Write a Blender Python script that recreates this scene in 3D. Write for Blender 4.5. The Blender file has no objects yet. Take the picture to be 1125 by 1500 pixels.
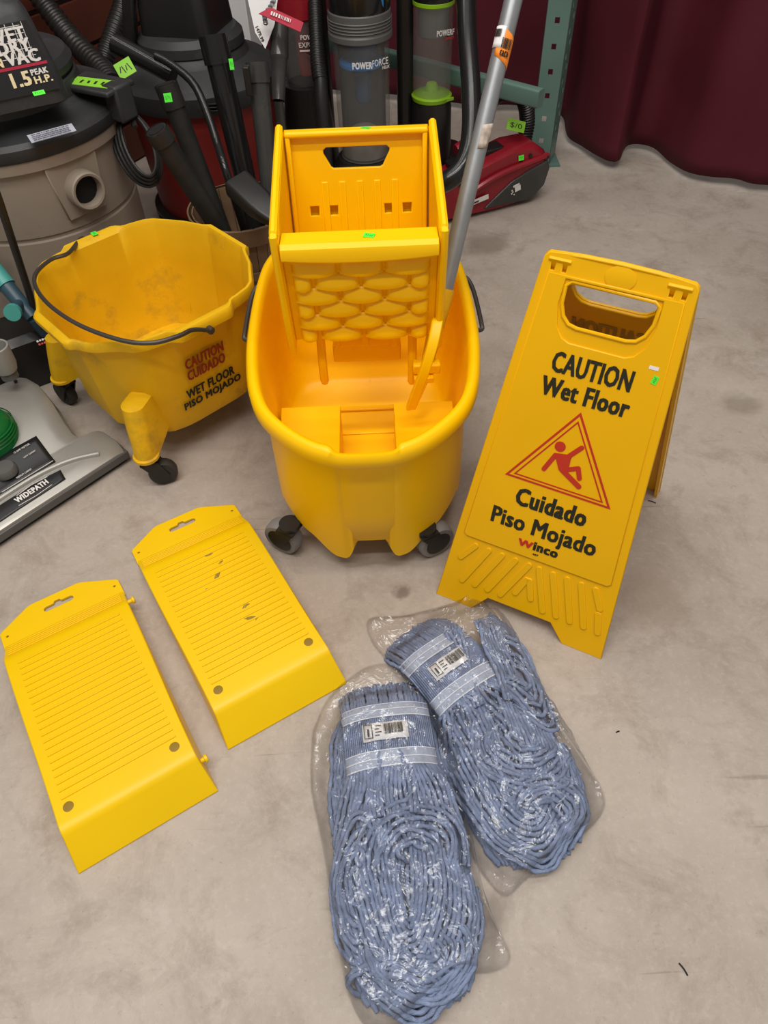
import bpy, bmesh, math, random
from mathutils import Vector, Matrix, noise
R = math.radians
random.seed(4)
scene = bpy.context.scene
C = scene.collection
# ------------------------------------------------------------------ camera, world, lights, exposure
CAM_H, FOC, PITCH, ROLL = 1.12, 1060.0, R(49.7), R(2.4)
FW = Vector((0, math.cos(PITCH), -math.sin(PITCH)))
_r = Vector((1, 0, 0)); _u = Vector((0, math.sin(PITCH), math.cos(PITCH)))
RT = _r * math.cos(ROLL) - _u * math.sin(ROLL)
UP = _u * math.cos(ROLL) + _r * math.sin(ROLL)
cd = bpy.data.cameras.new('camera'); cam = bpy.data.objects.new('camera', cd); C.objects.link(cam)
m = Matrix((RT, UP, -FW)).transposed().to_4x4(); m.translation = (0, 0, CAM_H); cam.matrix_world = m
cd.sensor_fit = 'VERTICAL'; cd.sensor_height = 36.0; cd.lens = 36.0 * FOC / 1500.0
cd.clip_start = 0.02
scene.camera = cam
w = bpy.data.worlds.new('world'); scene.world = w; w.use_nodes = True
w.node_tree.nodes['Background'].inputs[0].default_value = (1.0, 0.97, 0.93, 1)
w.node_tree.nodes['Background'].inputs[1].default_value = 0.26
def area(name, loc, rot, sx, sy, energy, col):
    l = bpy.data.lights.new(name, 'AREA'); l.shape = 'RECTANGLE'; l.size = sx; l.size_y = sy; l.energy = energy; l.color = col
    o = bpy.data.objects.new(name, l); C.objects.link(o); o.location = loc; o.rotation_euler = rot
for k, (y_, e_) in enumerate(((-.5, 30), (.35, 38), (1.45, 13), (2.15, 9))):      # rows of ceiling tubes
    area('ceiling_tube', (-.2, y_, 3.2), (0, 0, 0), 2.6, .14, e_, (1, .955, .89))
scene.view_settings.view_transform = 'Standard'; scene.view_settings.look = 'None'
scene.view_settings.gamma = 1.0; scene.view_settings.use_curve_mapping = False
scene.view_settings.exposure = 0.35

def at(px, py, z):
    """world point at height z seen at pixel (px,py) of the 1125x1500 photograph"""
    d = FW + RT * ((px - 562.5) / FOC) - UP * ((py - 750) / FOC)
    return Vector((0, 0, CAM_H)) + d * ((z - CAM_H) / d.z)
def atd(px, py, dep):
    return Vector((0, 0, CAM_H)) + (FW + RT * ((px - 562.5) / FOC) - UP * ((py - 750) / FOC)) * dep

# ------------------------------------------------------------------ materials
def mat(name, col, rough=.5, metal=0, var=.0, vscale=8, bump=0, bscale=200, trans=0, alpha=1, spec=.5, coat=0, dirt=None, dscale=6, dlo=.58, dhi=.75, emis=None, ior=1.45):
    mt = bpy.data.materials.new(name); mt.use_nodes = True
    nt = mt.node_tree; b = nt.nodes['Principled BSDF']; L = nt.links.new
    b.inputs['Base Color'].default_value = (*col, 1); b.inputs['Roughness'].default_value = rough
    b.inputs['Metallic'].default_value = metal; b.inputs['Transmission Weight'].default_value = trans
    b.inputs['Specular IOR Level'].default_value = spec; b.inputs['IOR'].default_value = ior
    b.inputs['Coat Weight'].default_value = coat; b.inputs['Alpha'].default_value = alpha
    tc = nt.nodes.new('ShaderNodeTexCoord')
    src = None
    if var or dirt:
        n = nt.nodes.new('ShaderNodeTexNoise'); n.inputs['Scale'].default_value = vscale; n.inputs['Detail'].default_value = 6
        L(tc.outputs['Object'], n.inputs['Vector'])
        r = nt.nodes.new('ShaderNodeValToRGB'); L(n.outputs['Fac'], r.inputs['Fac'])
        r.color_ramp.elements[0].position = .3; r.color_ramp.elements[1].position = .7
        r.color_ramp.elements[0].color = (*[c * (1 - var) for c in col], 1); r.color_ramp.elements[1].color = (*[min(1, c * (1 + var)) for c in col], 1)
        src = r.outputs['Color']
        if dirt:
            n2 = nt.nodes.new('ShaderNodeTexNoise'); n2.inputs['Scale'].default_value = dscale; n2.inputs['Detail'].default_value = 9; n2.inputs['Roughness'].default_value = .7
            L(tc.outputs['Object'], n2.inputs['Vector'])
            r2 = nt.nodes.new('ShaderNodeValToRGB'); L(n2.outputs['Fac'], r2.inputs['Fac'])
            r2.color_ramp.elements[0].position = dlo; r2.color_ramp.elements[1].position = dhi
            mx = nt.nodes.new('ShaderNodeMix'); mx.data_type = 'RGBA'
            L(r2.outputs['Color'], mx.inputs['Factor']); L(src, mx.inputs['A']); mx.inputs['B'].default_value = (*dirt, 1)
            src = mx.outputs['Result']
        L(src, b.inputs['Base Color'])
    if bump:
        n3 = nt.nodes.new('ShaderNodeTexNoise'); n3.inputs['Scale'].default_value = bscale; n3.inputs['Detail'].default_value = 3
        L(tc.outputs['Object'], n3.inputs['Vector'])
        bp = nt.nodes.new('ShaderNodeBump'); bp.inputs['Strength'].default_value = bump; bp.inputs['Distance'].default_value = .002
        L(n3.outputs['Fac'], bp.inputs['Height']); L(bp.outputs['Normal'], b.inputs['Normal'])
    return mt
YB = mat('yellow_bucket', (1.0, .545, .0), .36, spec=.32, var=.04, vscale=5, bump=.05, bscale=300, dirt=(.62, .33, .01), dscale=9, dlo=.66, dhi=.8)
YW = mat('yellow_wringer', (1.0, .57, .0), .36, spec=.32, var=.03, vscale=6, bump=.04, bscale=300, dirt=(.7, .4, .02), dscale=14, dlo=.7, dhi=.8)
YO = mat('yellow_worn', (.74, .43, .006), .5, spec=.3, var=.10, vscale=7, bump=.12, bscale=260, dirt=(.36, .22, .03), dscale=8, dlo=.55, dhi=.78)
YR = mat('yellow_lemon', (.83, .525, .0), .36, spec=.35, var=.03, vscale=5, bump=.05, bscale=300, dirt=(.6, .42, .02), dscale=16, dlo=.68, dhi=.8)
YS = mat('yellow_sign', (.82, .435, .0), .34, spec=.32, var=.03, vscale=5, bump=.03, bscale=250)
YSHADE = mat('recess_shade', (.26, .155, .008), .6)
BLK = mat('black_plastic', (.014, .013, .012), .38, var=.2, bump=.04)
BLKG = mat('black_gloss', (.012, .012, .012), .18, var=.1)
BLKD = mat('black_dusty', (.018, .017, .015), .55, var=.35, vscale=20, bump=.1, dirt=(.055, .05, .043), dscale=14)
LIDG = mat('charcoal_lid', (.030, .031, .033), .5, var=.2, vscale=12, bump=.08, dirt=(.085, .085, .085), dscale=9, dlo=.56, dhi=.8)
BEIGE = mat('beige_tank', (.30, .245, .195), .55, var=.06, vscale=4, bump=.05, dirt=(.22, .18, .14), dscale=5)
RED = mat('red_tank', (.24, .022, .018), .42, var=.15, vscale=5)
REDG = mat('red_gloss', (.27, .012, .022), .25, var=.1)
GREY = mat('grey_plastic', (.10, .098, .095), .45, var=.1)
SMOKE = mat('smoke_plastic', (.042, .041, .038), .25, var=.2, vscale=14, dirt=(.08, .07, .055), dscale=10)
SILV = mat('silver_paint', (.33, .32, .295), .32, metal=.35, var=.08, vscale=9, bump=.03)
STEEL = mat('galvanised_pole', (.30, .315, .33), .38, metal=.55, var=.12, vscale=18, bump=.05, bscale=120)
WIRE = mat('dark_wire', (.07, .062, .055), .45, metal=.5, var=.15)
RUB = mat('rubber_wheel', (.03, .028, .026), .6, var=.25, vscale=30, dirt=(.09, .08, .07), dscale=20)
GRW = mat('grey_tyre', (.22, .215, .21), .55, var=.1, vscale=20)
WHITE = mat('white_paper', (.78, .77, .78), .6, var=.03)
CLEAR = mat('clear_bin', (.26, .255, .245), .12, trans=.0, alpha=.30, spec=.6)
GREENL = mat('lime_plastic', (.24, .46, .015), .3, var=.1)
BLUEP = mat('blue_plastic', (.02, .20, .52), .35, var=.06)
BLUED = mat('blue_inner', (.03, .09, .2), .4, var=.1)
TEAL = mat('teal_plastic', (.06, .30, .27), .4, var=.1)
NAVY = mat('slate_blue_plastic', (.025, .06, .085), .4, var=.1)
RACK = mat('green_rack_paint', (.115, .20, .172), .42, var=.08, vscale=8, bump=.03)
NEON = mat('neon_sticker', (.10, .86, .05), .55, var=.06, vscale=90)
TAGG = mat('green_tag', (.26, .60, .04), .55, var=.06)
ORNG = mat('orange_sticker', (.95, .28, .03), .55, var=.05)
INK = mat('black_ink', (.018, .016, .006), .5)
INKR = mat('red_ink', (.50, .028, .008), .5)
INKB = mat('faded_red_ink', (.27, .026, .010), .55)
INKW = mat('white_ink', (.72, .70, .68), .5)
INKC = mat('cream_ink', (.80, .68, .42), .5)
INKG = mat('green_ink', (.02, .28, .02), .5)
GHOST = mat('show_through_ink', (.36, .21, .01), .5)
WOOD = mat('basket_wood', (.20, .12, .065), .6, var=.25, vscale=12, bump=.1)
PANELW = mat('slatwall_board', (.085, .020, .010), .45, var=.25, vscale=4, bump=.03)
GROOVE = mat('slatwall_insert', (.12, .105, .10), .5, var=.1)
CURT = mat('maroon_cloth', (.085, .009, .018), .7, var=.12, vscale=3, bump=.25, bscale=900, spec=.3)
YARN = mat('blue_yarn', (.21, .262, .40), .85, var=.25, vscale=60, bump=.9, bscale=420, spec=.15)
BAND = mat('band_mesh', (.36, .41, .52), .7, var=.1, vscale=60, bump=.5, bscale=500)
STITCH = mat('white_stitch', (.66, .69, .76), .7, var=.08, vscale=90)
GDOME = mat('green_dome', (.005, .13, .03), .15, var=.1)
LBLK = mat('label_black', (.012, .012, .014), .4)
LRED = mat('label_red', (.42, .02, .05), .45)
CHR = mat('chrome', (.6, .6, .6), .2, metal=1)

def film_material():
    mt = bpy.data.materials.new('clear_film'); mt.use_nodes = True; nt = mt.node_tree; L = nt.links.new
    for n in list(nt.nodes):
        if n.type != 'OUTPUT_MATERIAL': nt.nodes.remove(n)
    out = [n for n in nt.nodes if n.type == 'OUTPUT_MATERIAL'][0]
    tr = nt.nodes.new('ShaderNodeBsdfTransparent'); tr.inputs[0].default_value = (.995, .995, 1, 1)
    gl = nt.nodes.new('ShaderNodeBsdfGlossy'); gl.inputs['Roughness'].default_value = .21
    df = nt.nodes.new('ShaderNodeBsdfTranslucent'); df.inputs[0].default_value = (.9, .9, .92, 1)
    fr = nt.nodes.new('ShaderNodeFresnel'); fr.inputs['IOR'].default_value = 1.28
    ma = nt.nodes.new('ShaderNodeMath'); ma.operation = 'MULTIPLY_ADD'; ma.inputs[1].default_value = .5; ma.inputs[2].default_value = .075; L(fr.outputs[0], ma.inputs[0])
    tc = nt.nodes.new('ShaderNodeTexCoord')
    n3 = nt.nodes.new('ShaderNodeTexNoise'); n3.inputs['Scale'].default_value = 30; n3.inputs['Detail'].default_value = 2; n3.inputs['Distortion'].default_value = 1.6
    L(tc.outputs['Object'], n3.inputs['Vector'])
    sb = nt.nodes.new('ShaderNodeMath'); sb.operation = 'SUBTRACT'; sb.inputs[1].default_value = .5; L(n3.outputs['Fac'], sb.inputs[0])
    ab = nt.nodes.new('ShaderNodeMath'); ab.operation = 'ABSOLUTE'; L(sb.outputs[0], ab.inputs[0])
    bp = nt.nodes.new('ShaderNodeBump'); bp.inputs['Strength'].default_value = 1.0; bp.inputs['Distance'].default_value = .010
    L(ab.outputs[0], bp.inputs['Height'])
    L(bp.outputs['Normal'], gl.inputs['Normal'])
    m0 = nt.nodes.new('ShaderNodeMixShader'); m0.inputs[0].default_value = .035
    L(tr.outputs[0], m0.inputs[1]); L(df.outputs[0], m0.inputs[2])
    m1 = nt.nodes.new('ShaderNodeMixShader'); L(ma.outputs[0], m1.inputs[0]); L(m0.outputs[0], m1.inputs[1]); L(gl.outputs[0], m1.inputs[2])
    L(m1.outputs[0], out.inputs['Surface'])
    return mt
FILM = film_material()

def floor_material():
    mt = bpy.data.materials.new('concrete'); mt.use_nodes = True; nt = mt.node_tree; L = nt.links.new
    b = nt.nodes['Principled BSDF']; tc = nt.nodes.new('ShaderNodeTexCoord')
    def noise_(scale, det=6, rough=.6, dist=0, sx=1, sy=1, rot=0):
        mp = nt.nodes.new('ShaderNodeMapping'); mp.inputs['Scale'].default_value = (sx, sy, 1); mp.inputs['Rotation'].default_value = (0, 0, rot)
        L(tc.outputs['Object'], mp.inputs['Vector'])
        n = nt.nodes.new('ShaderNodeTexNoise'); n.inputs['Scale'].default_value = scale; n.inputs['Detail'].default_value = det
        n.inputs['Roughness'].default_value = rough; n.inputs['Distortion'].default_value = dist; L(mp.outputs[0], n.inputs['Vector']); return n.outputs['Fac']
    def ramp(fac, p0, c0, p1, c1):
        r = nt.nodes.new('ShaderNodeValToRGB'); L(fac, r.inputs[0]); e = r.color_ramp.elements
        e[0].position = p0; e[1].position = p1; e[0].color = (*c0, 1); e[1].color = (*c1, 1); return r.outputs[0]
    def mix(fac, a, bcol, mode='MIX'):
        x = nt.nodes.new('ShaderNodeMix'); x.data_type = 'RGBA'; x.blend_type = mode
        if isinstance(fac, float): x.inputs['Factor'].default_value = fac
        else: L(fac, x.inputs['Factor'])
        L(a, x.inputs['A'])
        if isinstance(bcol, tuple): x.inputs['B'].default_value = (*bcol, 1)
        else: L(bcol, x.inputs['B'])
        return x.outputs['Result']
    base = ramp(noise_(2.2, 8, .65), .30, (.33, .278, .235), .70, (.47, .408, .355))
    base = mix(ramp(noise_(9, 9, .7, .6), .50, (0, 0, 0), .76, (.75, .75, .75)), base, (.235, .185, .145))
    base = mix(ramp(noise_(34, 8, .75), .60, (0, 0, 0), .78, (.55, .55, .55)), base, (.17, .14, .115))
    base = mix(ramp(noise_(7, 6, .6, .4), .64, (0, 0, 0), .76, (.5, .5, .5)), base, (.55, .51, .47))
    for rot, sc in ((.5, 26), (-.7, 31), (1.25, 22)):
        base = mix(ramp(noise_(sc, 3, .5, .35, .12, 2.2, rot), .71, (0, 0, 0), .75, (.38, .38, .38)), base, (.15, .125, .10))
    base = mix(ramp(noise_(150, 5, .7), .62, (0, 0, 0), .74, (.55, .55, .55)), base, (.15, .12, .095))
    base = mix(ramp(noise_(3.4, 10, .78, 1.2), .52, (0, 0, 0), .72, (.55, .55, .55)), base, (.21, .165, .13))
    base = mix(ramp(noise_(90, 6, .8), .5, (0, 0, 0), .8, (.35, .35, .35)), base, (.60, .55, .50))
    for px, py, r_, col, amt in ((718, 358, .085, (.17, .125, .095), .55), (725, 1340, .035, (.15, .115, .09), .6), (588, 868, .020, (.12, .09, .07), .65), (1085, 590, .05, (.18, .145, .115), .5), (955, 880, .085, (.24, .18, .12), .4), (830, 205, .12, (.62, .58, .54), .45), (470, 690, .05, (.2, .16, .12), .4)):
        c = at(px, py, 0)      # old spills, rubbed patches, and the sign's side shadow painted brown; each with its own ragged outline
        nz = nt.nodes.new('ShaderNodeTexNoise'); nz.inputs['Scale'].default_value = 2.2 / r_ * .35; nz.inputs['Detail'].default_value = 5; L(tc.outputs['Object'], nz.inputs['Vector'])
        dv = nt.nodes.new('ShaderNodeVectorMath'); dv.operation = 'DISTANCE'; L(tc.outputs['Object'], dv.inputs[0]); dv.inputs[1].default_value = tuple(c)
        ad = nt.nodes.new('ShaderNodeMath'); ad.operation = 'MULTIPLY_ADD'; L(nz.outputs['Fac'], ad.inputs[0]); ad.inputs[1].default_value = r_ * 1.6; L(dv.outputs['Value'], ad.inputs[2])
        dn = nt.nodes.new('ShaderNodeMath'); dn.operation = 'DIVIDE'; L(ad.outputs[0], dn.inputs[0]); dn.inputs[1].default_value = r_ * 2.2
        base = mix(ramp(dn.outputs[0], .55, (amt, amt, amt), .80, (0, 0, 0)), base, col)
    L(base, b.inputs['Base Color'])
    L(ramp(noise_(6, 6), .3, (.42, .42, .42), .7, (.62, .62, .62)), b.inputs['Roughness'])
    b.inputs['Specular IOR Level'].default_value = .35
    bp = nt.nodes.new('ShaderNodeBump'); bp.inputs['Strength'].default_value = .15; bp.inputs['Distance'].default_value = .003
    L(noise_(60, 8, .7), bp.inputs['Height']); L(bp.outputs[0], b.inputs['Normal'])
    return mt

# ------------------------------------------------------------------ mesh helpers
def V(*a): return Vector(a)
class MB:
    def __init__(s): s.v = []; s.f = []
    def add(s, vs, fs):
        o = len(s.v); s.v += [Vector(p) for p in vs]; s.f += [tuple(i + o for i in q) for q in fs]; return s
    def box(s, c, size, M=None):
        c = Vector(c); hx, hy, hz = [k / 2 for k in size]
        vs = [Vector((x, y, z)) for z in (-hz, hz) for x, y in ((-hx, -hy), (hx, -hy), (hx, hy), (-hx, hy))]
        if M: vs = [M @ p for p in vs]
        return s.add([c + p for p in vs], [(3, 2, 1, 0), (4, 5, 6, 7), (0, 1, 5, 4), (1, 2, 6, 5), (2, 3, 7, 6), (3, 0, 4, 7)])
    def loft(s, loops, cap0=True, cap1=True, closed=True):
        n = len(loops[0]); vs = [p for l in loops for p in l]; fs = []
        for i in range(len(loops) - 1):
            for j in range(n if closed else n - 1):
                k = (j + 1) % n; fs.append((i * n + j, i * n + k, (i + 1) * n + k, (i + 1) * n + j))
        if cap0: fs.append(tuple(reversed(range(n))))
        if cap1: fs.append(tuple((len(loops) - 1) * n + j for j in range(n)))
        return s.add(vs, fs)
    def lathe(s, prof, n=40, c=(0, 0, 0), M=None, cap0=True, cap1=True):
        c = Vector(c); loops = []
        for r, z in prof:
            l = [Vector((r * math.cos(2 * math.pi * j / n), r * math.sin(2 * math.pi * j / n), z)) for j in range(n)]
            if M: l = [M @ p for p in l]
            loops.append([c + p for p in l])
        return s.loft(loops, cap0, cap1)
    def tube(s, path, r, n=10, cap=True, closed=False):
        path = [Vector(p) for p in path]; loops = []; N = len(path); prev = None
        for i, p in enumerate(path):
            a = path[(i - 1) % N] if (i > 0 or closed) else p; b = path[(i + 1) % N] if (i < N - 1 or closed) else p
            t = (b - a).normalized()
            if prev is None:
                x = t.orthogonal().normalized()
            else:
                x = (prev - t * prev.dot(t)); x = x.normalized() if x.length > 1e-6 else t.orthogonal().normalized()
            prev = x; y = t.cross(x); rr = r[i] if isinstance(r, (list, tuple)) else r
            loops.append([p + (x * math.cos(2 * math.pi * j / n) + y * math.sin(2 * math.pi * j / n)) * rr for j in range(n)])
        if closed: loops.append(loops[0])
        return s.loft(loops, cap and not closed, cap and not closed)
    def prism(s, poly, d, M):
        """2-d polygon extruded by d along local z, M maps local to object space"""
        n = len(poly); vs = [M @ Vector((x, y, 0)) for x, y in poly] + [M @ Vector((x, y, d)) for x, y in poly]
        fs = [tuple(reversed(range(n))), tuple(range(n, 2 * n))] + [(j, (j + 1) % n, n + (j + 1) % n, n + j) for j in range(n)]
        return s.add(vs, fs)
    def mesh(s, name):
        me = bpy.data.meshes.new(name); me.from_pydata([tuple(p) for p in s.v], [], s.f); me.update()
        bm = bmesh.new(); bm.from_mesh(me); bmesh.ops.recalc_face_normals(bm, faces=bm.faces); bm.to_mesh(me); bm.free()
        return me
    def build(s, name, mt, parent=None, smooth=True, bevel=0, seg=2, ang=35):
        return link(name, s.mesh(name), mt, parent, smooth, bevel, seg, ang)
def link(name, me, mt, parent=None, smooth=True, bevel=0, seg=2, ang=35):
    o = bpy.data.objects.new(name, me); C.objects.link(o)
    if mt is not None:
        me.materials.clear(); me.materials.append(mt)
    if parent: o.parent = parent
    if smooth:
        for p in me.polygons: p.use_smooth = True
        try: me.set_sharp_from_angle(angle=R(ang))
        except Exception: pass
    if bevel:
        b = o.modifiers.new('bevel', 'BEVEL'); b.width = bevel; b.segments = seg; b.limit_method = 'ANGLE'; b.angle_limit = R(40)
    return o
def thing(name, label, cat, loc=(0, 0, 0), rz=0, group=None):
    o = bpy.data.objects.new(name, None); C.objects.link(o); o.empty_display_size = .05
    o.location = loc; o.rotation_euler = (0, 0, rz); tag(o, label, cat, group); return o
def tag(o, label, cat, group=None):
    o['label'] = label; o['category'] = cat
    if group: o['group'] = group
    return o
def struct(o): o['kind'] = 'structure'; return o
def frame(origin, x, y):
    x = Vector(x).normalized(); y = Vector(y); y = (y - x * y.dot(x)).normalized(); z = x.cross(y)
    m = Matrix((x, y, z)).transposed().to_4x4(); m.translation = Vector(origin); return m
def to_mesh(cu, name):
    o = bpy.data.objects.new('tmp', cu); C.objects.link(o)
    dg = bpy.context.evaluated_depsgraph_get(); me = bpy.data.meshes.new_from_object(o.evaluated_get(dg)); me.name = name
    bpy.data.objects.remove(o); bpy.data.curves.remove(cu); return me
def plate(name, outer, holes, d, mt, parent, M, bevel=0, smooth=False):
    """flat plate with holes: polygon outline in local xy, extruded d either way round the local plane"""
    cu = bpy.data.curves.new(name, 'CURVE'); cu.dimensions = '2D'; cu.fill_mode = 'BOTH'; cu.extrude = d / 2 - bevel; cu.bevel_depth = bevel; cu.bevel_resolution = 1
    for poly in [outer] + holes:
        sp = cu.splines.new('POLY'); sp.points.add(len(poly) - 1); sp.use_cyclic_u = True
        for q, (x, y) in zip(sp.points, poly): q.co = (x, y, 0, 1)
    me = to_mesh(cu, name); me.transform(M); return link(name, me, mt, parent, smooth)
def text(body, parent, mt, M, w, h, depth=.0006, bold=.0, name='lettering'):
    """lettering fitted to a w x h box whose lower-left corner is the origin of M; bold thickens every stroke"""
    cu = bpy.data.curves.new(name, 'FONT'); cu.body = body; cu.extrude = .01; cu.resolution_u = 2; cu.space_character = 1 + bold * 1.6
    me = to_mesh(cu, name)
    xs = [v.co.x for v in me.vertices]; ys = [v.co.y for v in me.vertices]
    if not xs: return None
    x0, y0 = min(xs), min(ys); g = bold * h; sx = (w - 2 * g) / max(1e-6, max(xs) - x0); sy = (h - g) / max(1e-6, max(ys) - y0)
    b = MB(); vs = [V(g + (v.co.x - x0) * sx, g * .5 + (v.co.y - y0) * sy, v.co.z / .01 * depth) for v in me.vertices]; fs = [tuple(q.vertices) for q in me.polygons]
    for k, (dx, dy) in enumerate([(0, 0)] + ([(1, .5), (1, -.5), (-1, .5), (-1, -.5)] if bold else [])):
        b.add([p + V(dx * g, dy * g, k * depth * .12) for p in vs], fs)
    bpy.data.meshes.remove(me); me = bpy.data.meshes.new(name); me.from_pydata([tuple(M @ p) for p in b.v], [], b.f); me.update()
    return link(name, me, mt, parent, False)
def sticker(parent, M, w, h, mt=NEON, ink=INKG, txt='mark', name='price_sticker', d=.0006):
    b = MB(); b.box((0, 0, 0), (w, h, d)); me = b.mesh(name); me.transform(M); o = link(name, me, mt, parent, False)
    if txt == 'mark':
        b = MB(); rd = random.Random(int(w * 1e5 + h * 7e4))
        for k in range(4):
            b.box((-w * .27 + w * .18 * k, rd.uniform(-.05, .05) * h, d * .7), (w * .06, h * rd.uniform(.3, .5), d * .3), Matrix.Rotation(rd.uniform(-.5, .3), 3, 'Z'))
        me = b.mesh('pen_mark'); me.transform(M); link('pen_mark', me, ink, o, False)
    elif txt: text(txt, o, ink, M @ Matrix.Translation((-w * .34, -h * .28, d * .6)), w * .68, h * .5, .0002)
    return o
def barcode(parent, M, w, h, mt=INK, n=18, seed=1):
    rd = random.Random(seed); b = MB(); x = -w / 2
    while x < w / 2 - w / n * .5:
        t = w / n * rd.choice((.3, .5, .9)); b.box((x + t / 2, 0, 0), (t, h, .0005)); x += t + w / n * rd.choice((.3, .5, .7))
    me = b.mesh('barcode'); me.transform(M); return link('barcode', me, mt, parent, False)
def smooth_path(pts, n=8):
    pts = [Vector(p) for p in pts]; out = []
    for i in range(len(pts) - 1):
        p0 = pts[max(0, i - 1)]; p1 = pts[i]; p2 = pts[i + 1]; p3 = pts[min(len(pts) - 1, i + 2)]
        for k in range(n):
            t = k / n; out.append(.5 * ((2 * p1) + (p2 - p0) * t + (2 * p0 - 5 * p1 + 4 * p2 - p3) * t * t + (3 * p1 - p0 - 3 * p2 + p3) * t ** 3))
    return out + [pts[-1]]
def resample(path, step):
    L = [0]
    for a, b in zip(path, path[1:]): L.append(L[-1] + (b - a).length)
    n = max(2, int(L[-1] / step)); out = []; i = 0
    for k in range(n + 1):
        t = L[-1] * k / n
        while i < len(L) - 2 and L[i + 1] < t: i += 1
        u = (t - L[i]) / max(1e-9, L[i + 1] - L[i]); out.append(path[i].lerp(path[i + 1], u))
    return out
def corrugated(pts, r, pitch=.009, depth=.12, n=14):
    p = resample(smooth_path(pts, 10), pitch / 4); rr = [r * (1 - depth * (0, .5, 1, .5)[i % 4]) for i in range(len(p))]
    return MB().tube(p, rr, n)
def rrect(w, h, r, n=5, cx=0, cy=0):
    out = []
    for sx, sy, a0 in ((1, 1, 0), (-1, 1, 90), (-1, -1, 180), (1, -1, 270)):
        for k in range(n + 1):
            a = R(a0 + 90 * k / n); out.append((cx + sx * (w / 2 - r) + r * math.cos(a), cy + sy * (h / 2 - r) + r * math.sin(a)))
    return out
def caster(parent, loc, yaw, r=.036, tyre=RUB, wd=.026, top=.08, twotone=False):
    M = Matrix.Translation(loc) @ Matrix.Rotation(yaw, 4, 'Z')
    b = MB(); b.lathe([(.012, top - .012), (.02, top - .01), (.02, top), (.012, top)], 16)
    for s in (-1, 1):
        b.prism([(-.018, top - .01), (.018, top - .01), (.034, r), (.028, r - .012), (.012, r - .012)], .003, frame((0, s * (wd / 2 + .004) + .0015, 0), (1, 0, 0), (0, 0, 1)))
    b.box((0, 0, top - .011), (.036, wd + .011, .004))
    me = b.mesh('caster_fork'); me.transform(M); f = link('caster_fork', me, BLK, parent, True)
    Mw = M @ Matrix.Translation((.02, 0, r)) @ Matrix.Rotation(R(90), 4, 'X')
    b = MB(); h = wd / 2
    b.lathe([(r * .62, -h), (r * .93, -h), (r, -h * .55), (r, h * .55), (r * .93, h), (r * .62, h)], 28)
    me = b.mesh('wheel'); me.transform(Mw); wl = link('wheel', me, tyre, f, True)
    b = MB(); b.lathe([(r * .2, -h - .002), (r * .7, -h - .001), (r * .7, h + .001), (r * .2, h + .002)], 24)
    me = b.mesh('wheel_hub'); me.transform(Mw); link('wheel_hub', me, BLK if twotone else tyre, f, True)

WORLDINV = {}
def wthing(name, label, cat, loc, group=None):
    """thing whose parts are given in world coordinates"""
    o = thing(name, label, cat, loc, 0, group); WORLDINV[o.name] = Matrix.Translation(loc).inverted(); return o
_link = link
def link(name, me, mt, parent=None, *a, **k):
    o = _link(name, me, mt, parent, *a, **k)
    if parent is not None and parent.name in WORLDINV: o.matrix_parent_inverse = WORLDINV[parent.name]
    return o

# ------------------------------------------------------------------ the setting
b = MB(); b.box((0, 1.2, -.03), (6.4, 6.4, .06)); fl = struct(b.build('floor', floor_material(), None, False))
# slat wall at the back left
WD = Vector((.53, .85, 0)).normalized(); WN = Vector((.85, -.53, 0)).normalized(); W0 = Vector((-1.06, 2.22, 0))
wl = struct(MB().box((0, 0, 0), (.02, 2.4, 1.75), frame((0, 0, 0), WN, WD).to_3x3()).build('wall_left', GROOVE, None, False))
wl.location = W0 - WD * .1 - WN * .028 + V(0, 0, .875)
bd = MB().box((0, 0, 0), (.018, 2.38, .112), frame((0, 0, 0), WN, WD).to_3x3()).mesh('slat_board')
for k in range(14):
    o = link('slat_board', bd, PANELW, wl, False, .002); o.location = WN * .022 + V(0, 0, -.875 + .062 + .125 * k)
# maroon curtain: plan path along the hem
hem = [V(-.40, 3.24, 0), at(640, 150, .012), at(700, 160, .012), at(760, 158, .012), at(800, 165, .012), at(826, 178, .012), at(834, 203, .012), at(852, 216, .012), at(884, 239, .012),
       at(903, 243, .012), at(909, 228, .012), at(918, 217, .012), at(934, 215, .012), at(958, 221, .012), at(985, 241, .012), at(1008, 256, .012), at(1040, 264, .012), at(1075, 268, .012), at(1100, 275, .012), at(1140, 279, .012), at(1200, 290, .012), at(1300, 285, .012), at(1420, 300, .012)]
pp = resample(smooth_path([V(p.x, p.y, 0) for p in hem], 8), .018); nz = 34; vs = []; fs = []
for k in range(nz + 1):
    for i, p in enumerate(pp):
        z = .012 + 1.75 * k / nz; q = V(p.x, p.y, z)
        t = (pp[min(i + 1, len(pp) - 1)] - pp[max(0, i - 1)]).normalized(); nrm = V(t.y, -t.x, 0)
        q += nrm * (.010 * math.sin(i * .33 + z * 1.2) * min(1, z * 3) + .012 * noise.noise(q * 5))
        if k == 0: q.z += .010 * (1 + noise.noise(p * 6))
        vs.append(q)
n = len(pp)
for k in range(nz):
    for i in range(n - 1): fs.append((k * n + i, k * n + i + 1, (k + 1) * n + i + 1, (k + 1) * n + i))
cu = MB().add(vs, fs).build('curtain', CURT); s = cu.modifiers.new('cloth_thickness', 'SOLIDIFY'); s.thickness = .003
tag(cu, 'maroon cloth curtain hanging in folds to the concrete floor', 'curtain')

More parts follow.
